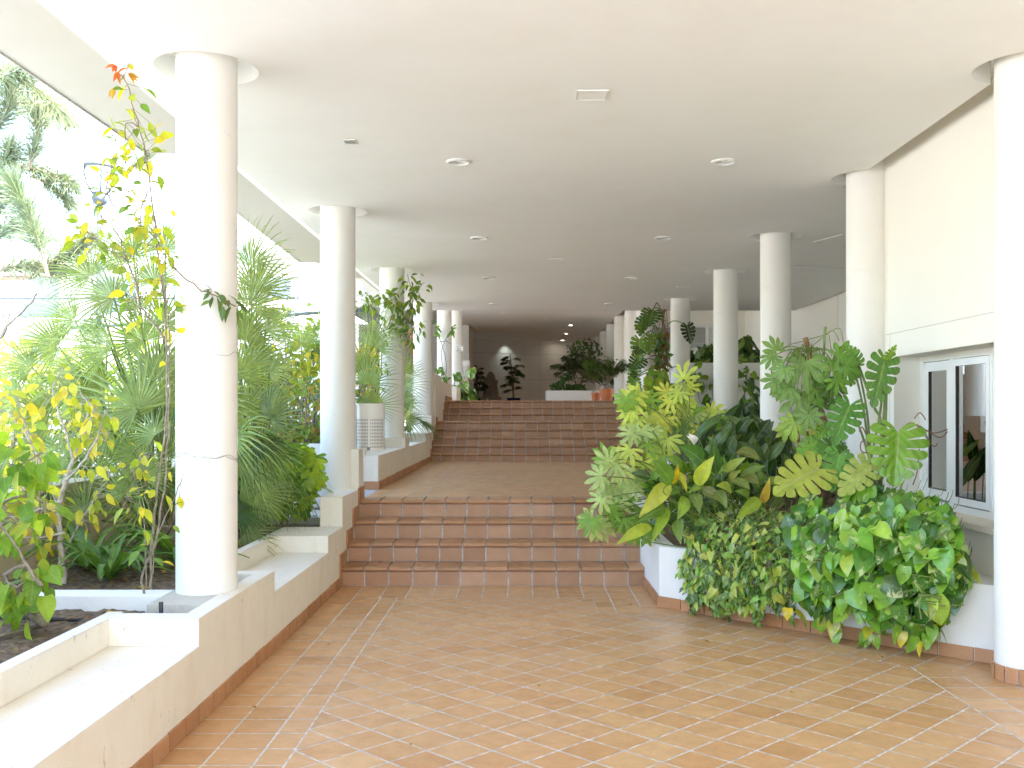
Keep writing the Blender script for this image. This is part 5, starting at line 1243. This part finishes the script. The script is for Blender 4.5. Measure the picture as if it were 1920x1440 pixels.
bush('yellow green bush on the terrace seen between the first two columns', 'leafy_bush', (-2.9, 12.2, 1.75), (.85, .7, .7), 1000, .10, YB, 51)
bush('green bush with dry lower twigs beside the second column', 'leafy_bush', (-2.45, 11.6, 1.5), (.45, .5, .5), 700, .09, GB + ((.4, .3, .1),), 52)
bush('loose tall bush behind the yellow green one', 'leafy_bush', (-3.6, 14.5, 2.3), (1.0, .9, .9), 520, .13, GB + YB[:1], 53)
bush('orange and yellow autumn bush between the third and fourth columns', 'leafy_bush', (-2.45, 17.0, 2.05), (.45, .8, .9), 700, .10, ((.5, .30, .08), (.5, .42, .08), (.36, .42, .08), (.30, .36, .08)), 54)
bush('red flowering bush just left of the fifth column', 'leafy_bush', (-2.95, 25.0, 2.9), (.5, .8, .7), 350, .13, ((.45, .14, .08), (.2, .3, .05), (.55, .2, .12)), 55)
bush('yellow green bush far left beyond the retaining wall', 'leafy_bush', (-6.6, 13.0, 1.9), (1.4, 1.0, .7), 700, .15, ((.28, .36, .08), (.24, .34, .08), (.34, .38, .1)), 56)
bush('pale green bush beyond the yellow shrub at the picture edge', 'leafy_bush', (-4.6, 9.3, 1.35), (1.0, .8, .7), 1200, .11, GB + YB[:1], 57)
bush('green bush behind the rose stems beyond the wall', 'leafy_bush', (-4.6, 12.5, 1.7), (1.0, .8, .9), 1200, .13, GB, 58)
bush('dense green bush low behind the fan palm trunk', 'leafy_bush', (-2.9, 9.3, 1.0), (.7, .7, .55), 900, .10, ((.10, .2, .04), (.15, .26, .05)), 59)
t = thing('feathery_palm', 'pale yellow green feathery palm far left in full sun', 'palm', (-7.6, 15.5, .85)); m, st, tr = MB(), MB(), MB(); random.seed(61)
for k in range(16):
    a = k * 2.4; frond(m, V(-7.6, 15.5, 1.9), V(math.cos(a), math.sin(a), rnd(.5, 1.4)), rnd(1.3, 1.8), 34, .38, (.40, .44, .07), .4, st, .03)
tr.tube([(-7.6, 15.5, .8), (-7.6, 15.5, 1.9)], [.16, .13], 10)
m.build('crown', 'palm', t, smooth=True); st.build('stalks', 'gstem', t); tr.build('trunk', 'bark', t, smooth=True)
t = thing('bare_branch', 'bare pale forked branch at the left edge above the shrub', 'branch', P(-20, 640, 6.5)); m = MB()
wood(m, [(-40, 660), (0, 630), (12, 612), (45, 580), (68, 552)], 6.6, .02, .006); wood(m, [(12, 612), (16, 595), (18, 570)], 6.6, .01, .005); wood(m, [(12, 612), (4, 590), (-5, 580)], 6.6, .01, .005)
m.build('wood', 'pale_bark', t, smooth=True)
# ---- long-needled pine
random.seed(71)
t = thing('pine_tree', 'sunlit long-needled pine reaching in from the left edge', 'tree', (-7.4, 11.5, .85)); m, st, tr = MB(), MB(), MB()
tr.tube(smooth_path([V(-7.6, 11.5, .8), V(-7.5, 11.5, 3), V(-7.3, 11.5, 5.0), V(-7.2, 11.5, 7.5)], 5), [.2 - .01 * i for i in range(16)], 10)
def spray(q, nn, nl, col, dens=1.0):
    pts = smooth_path(q, 6); st.tube(pts, [.022 - .016 * i / (len(pts) - 1) for i in range(len(pts))], 6)
    for _ in range(int(nn * dens)):
        t_ = rnd(.12, 1) ** .8 * (len(pts) - 1); i = min(int(t_), len(pts) - 2); p = pts[i].lerp(pts[i + 1], t_ - i); ax = (pts[i + 1] - pts[i]).normalized()
        d = (ax * rnd(.5, 1.0) + rv(.85)).normalized(); l = nl * rnd(.7, 1.1); n_ = d.orthogonal(); w_ = .0045
        dr = DOWN * l * .12
        s_ = d.cross(TOCAM).normalized() * w_ 
        m.add([p - s_, p + s_, p + d * l * .6 - s_ * .8 + dr * .3, p + d * l * .6 + s_ * .8 + dr * .3, p + d * l + dr], [(0, 1, 3, 2), (2, 3, 4)], vary(col, .2), [(.2, .1)] * 5)
NC = (.15, .20, .14)
for q, n_, l in (([(90, 520), (72, 450), (48, 395), (28, 345)], 620, .34), ([(50, 320), (62, 290), (72, 240), (74, 205)], 420, .30), ([(-30, 470), (0, 440), (30, 430), (90, 440)], 420, .30), ([(-40, 260), (0, 230), (20, 190), (15, 140)], 480, .3), ([(-30, 200), (30, 190), (80, 200), (130, 225)], 480, .28), ([(-40, 300), (40, 310), (90, 325), (135, 345)], 520, .24), ([(60, 330), (90, 345), (115, 365), (130, 380)], 300, .2),
                 ([(-40, 350), (-10, 330), (10, 300), (20, 280)], 380, .3), ([(60, 520), (100, 490), (140, 470), (165, 450)], 420, .3), ([(-30, 520), (20, 500), (60, 500), (110, 510)], 380, .26), ([(230, 330), (250, 310), (270, 300), (280, 290)], 200, .2), ([(-40, 150), (0, 140), (40, 130), (60, 120)], 420, .3), ([(0, 130), (40, 150), (80, 180), (110, 200)], 380, .28), ([(-40, 400), (-20, 390), (0, 380), (5, 360)], 300, .3)):
    Y = 10.2 + rnd(-.5, .5); spray([P(x, y, Y) for x, y in q], n_, l, vary(NC, .15))
for q in ([V(-7.3, 11.5, 4.2), P(-60, 330, 10.5), P(-40, 350, 10.3)], [V(-7.3, 11.5, 3.2), P(-60, 520, 10.6), P(60, 520, 10.2)], [V(-7.3, 11.5, 4.9), P(-60, 200, 10.6), P(-30, 200, 10.2)]): st.tube(smooth_path(q, 5), [.06 - .004 * i for i in range(11)], 7)
m.build('needles', 'needle', t, smooth=True); st.build('branches', 'bark', t, smooth=True); tr.build('trunk', 'bark', t, smooth=True)
# ================================================================== hall plants
random.seed(81)
def feather_palm(label, base, h, nst, seed, L=.8, spread=.3, col=(.05, .115, .03), nf=9, ll=.25, droop=.6, low=.35, up=(.35, 1.3), lw=.03):
    random.seed(seed); t = thing('feathery_palm', label, 'palm', base, 'potted palms in the hall'); m, st = MB(), MB(); b0 = Vector(base)
    for k in range(nst):
        top = b0 + V(rnd(-spread, spread) * .5, rnd(-.1, .1), h * (.62 - .18 * k / max(1, nst - 1)))
        st.tube(smooth_path([b0 + V(rnd(-.06, .06), 0, 0), b0.lerp(top, .5) + V(rnd(-.03, .03), 0, 0), top], 4), [.028, .026, .025, .024, .022, .02, .018, .016, .014], 7)
        for j in range(nf):
            a = j * 2.4 + k; u = rnd(low, 1); p = b0.lerp(top, u)
            frond(m, p, V(math.cos(a), math.sin(a) * .7, rnd(*up)), L * rnd(.75, 1.1), 24, ll, col, droop, st, lw, .5)
    m.build('crown', 'palm', t, smooth=True); st.build('trunk', 'bark', t, smooth=True)
feather_palm('tall dark feathery palm standing against the spotlit back wall', (-.33, 36.6, Z3 + .26), 2.6, 3, 82, .55, .4, nf=11, low=.2)
feather_palm('dark leafy palm beside the carved stone fountain', (-1.67, 36.6, Z3 + .24), 1.9, 3, 83, .5, .4, (.045, .10, .03), 9, low=.2)
feather_palm('arching palm in the orange pot at the top of the steps', (2.02, 24.0, Z3 + .28), .5, 2, 84, 1.05, .15, (.09, .18, .045), 8, .40, .4, .6, (.7, 2.6), .036)
feather_palm('bright green young palm in the small brown pot', (1.76, 24.35, Z3 + .22), .45, 1, 85, .85, .1, (.11, .27, .04), 8, .36, .25, .6, (1.0, 4.0), .034)
feather_palm('big dark palm in the hall planter behind the orange pot', (1.75, 30.9, 2.06), 1.3, 3, 86, 1.25, .6, (.045, .105, .028), 8, .5, .45, .4, (.4, 2.4), .042)
bush('dark twiggy bush rising behind the big palm in the hall planter', 'leafy_bush', (1.9, 31.6, 3.3), (.7, .6, .6), 330, .14, (DRK, (.05, .10, .03)), 87, mat='leaf')
t = thing('low_foliage_plant', 'low dark plants along the white hall planter', 'plant', (1.1, 30.4, 2.06)); m, st = MB(), MB()
for _ in range(120):
    p = V(rnd(.9, 1.9), rnd(30.1, 30.8), 2.06 + rnd(0, .22)); small(m, p, rv() + V(0, 0, .5), .17, .08, TOCAM + rv(.5), OVATE, vary(DRK))
for x, h in ((1.22, .42), (1.38, .55), (1.05, .3)):
    st.tube([(x, 30.3, 2.06), (x + .03, 30.3, 2.06 + h)], .008, 5)
    for _ in range(5): small(m, V(x + .03, 30.3, 2.06 + h), rv() + DOWN * .3, .2, .12, TOCAM + rv(.3), OVATE, vary(DRK))
m.build('foliage', 'leaf', t, smooth=True); st.build('stems', 'gstem', t)
t = thing('golden_trailing_ivy', 'leafy heart-leaved plant trailing over the hall wall below the far litter bin', 'trailing plant', (-1.75, 25.6, 2.1)); m, st = MB(), MB()
for _ in range(210):
    u, v = rnd(0, 1), rnd(0, 1) ** .8; p = V(-1.85 + u * .62, 25.0 + rnd(0, .8), 2.28 - v * .50 + (.35 if u > .72 and v < .35 else 0) + (.22 if u < .4 and v < .2 else 0)); small(m, p, DOWN + rv(.7), rnd(.13, .22), .13, TOCAM + rv(.5), HEART, vary(random.choice(((.12, .26, .04), (.07, .17, .03), (.2, .36, .06)))), .1)
for k in range(8): x = rnd(-1.8, -1.3); st.tube([(x, 25.6, 2.1), (x + rnd(-.1, .1), 25.2, 2.25), (x + rnd(-.1, .15), 25.05, 1.95)], .007, 4)
m.build('foliage', 'pothos', t, smooth=True); st.build('stems', 'gstem', t)
t = thing('small_weed', 'tiny dark rosette growing on the wall by the fourth column', 'plant', P(763, 805, 16.4)); m = MB()
for _ in range(26): small(m, P(763, 806, 16.4), rv() + V(0, 0, .7), .12, .04, TOCAM + rv(.5), LANCE, vary(DRK))
m.build('foliage', 'leaf', t, smooth=True)

random.seed(91); m = MB()
for _ in range(150):
    x, y = (rnd(-3.1, -2.15), rnd(3.6, 5.4)) if rnd(0, 1) < .35 else (rnd(-3.1, -2.1), rnd(5.7, 8.6))
    small(m, V(x, y, .475 if y > 5.5 else .445), V(rnd(-1, 1), rnd(-1, 1), rnd(-.1, .3)), rnd(.04, .08), rnd(.02, .045), V(rnd(-.4, .4), rnd(-.4, .4), 1), OVATE, vary(random.choice(((.34, .22, .09), (.45, .34, .12), (.24, .14, .06), (.55, .45, .1))), .25), 0, .5)
tag(m.build('fallen_leaves', 'leaf', smooth=True), 'dry fallen leaves scattered on the garden soil', None, None, 'stuff')
m = MB()
for px, py in ((698, 1060), (905, 985), (1010, 1290), (620, 1210), (1180, 1135), (770, 1400), (1330, 1205), (1480, 1300), (1655, 1235), (480, 1330)):
    Y = CH * F / (py - CY)
    if py > 1100: small(m, V((px - CX) / F * Y, Y, .006), V(rnd(-1, 1), rnd(-1, 1), .1), rnd(.025, .05), rnd(.012, .02), V(rnd(-.4, .4), rnd(-.4, .4), 1), OVATE, vary((.4, .27, .1), .25), 0, .5)
tag(m.build('fallen_leaves', 'leaf', smooth=True), 'a few tiny dry leaf scraps on the tiled floor', None, None, 'stuff')
# ================================================================== camera, light, render
cam = bpy.data.cameras.new('camera'); co = bpy.data.objects.new('camera', cam); COL.objects.link(co)
co.location = (0, 0, CH); co.rotation_euler = (R(90), 0, 0)
cam.sensor_width = 36; cam.lens = F / 1920 * 36; cam.shift_x = (960 - CX) / 1920; cam.shift_y = (CY - 720) / 1920
cam.clip_end = 2000; cam.clip_start = .05
S.camera = co
w = bpy.data.worlds.new('World'); S.world = w; w.use_nodes = True
nt = w.node_tree; bg = nt.nodes['Background']
sky = nt.nodes.new('ShaderNodeTexSky'); sky.sky_type = 'NISHITA'; sky.sun_disc = False
SE, SA = 58.0, 102.0                                     # sun elevation, azimuth clockwise from +Y
sky.sun_elevation = R(SE); sky.sun_rotation = R(SA); sky.air_density = 1.0; sky.dust_density = 2.0; sky.ozone_density = .6
hs_ = nt.nodes.new('ShaderNodeHueSaturation'); hs_.inputs['Saturation'].default_value = 1.0
nt.links.new(sky.outputs[0], hs_.inputs['Color']); nt.links.new(hs_.outputs[0], bg.inputs['Color']); bg.inputs['Strength'].default_value = .15
sun = bpy.data.lights.new('sun', 'SUN'); so = bpy.data.objects.new('sun', sun); COL.objects.link(so)
sun.energy = 4.5; sun.angle = R(.53); sun.color = (1, .975, .94)
d = Vector((math.sin(R(SA)) * math.cos(R(SE)), math.cos(R(SA)) * math.cos(R(SE)), math.sin(R(SE))))
so.rotation_euler = d.to_track_quat('Z', 'Y').to_euler(); so.location = d * 40
sp = bpy.data.lights.new('wall_spot', 'SPOT'); spo = bpy.data.objects.new('wall_spot', sp); COL.objects.link(spo)
sp.energy = 1.7; sp.spot_size = R(90); sp.spot_blend = 1; sp.color = (.9, 1, .92); sp.shadow_soft_size = .03
spo.location = (-.60, 38.3, UP - .04); spo.rotation_euler = (R(14), 0, 0)
S.view_settings.view_transform = 'Standard'; S.view_settings.look = 'None'; S.view_settings.exposure = EXPOSURE; S.view_settings.gamma = 1
S.cycles.max_bounces = 12; S.cycles.diffuse_bounces = 8; S.cycles.glossy_bounces = 4; S.cycles.transparent_max_bounces = 12; S.cycles.transmission_bounces = 6
S.cycles.sample_clamp_indirect = 8; S.cycles.caustics_reflective = False; S.cycles.caustics_refractive = False
S.cycles.use_denoising = True
try: S.cycles.denoiser = 'OPENIMAGEDENOISE'
except Exception: pass
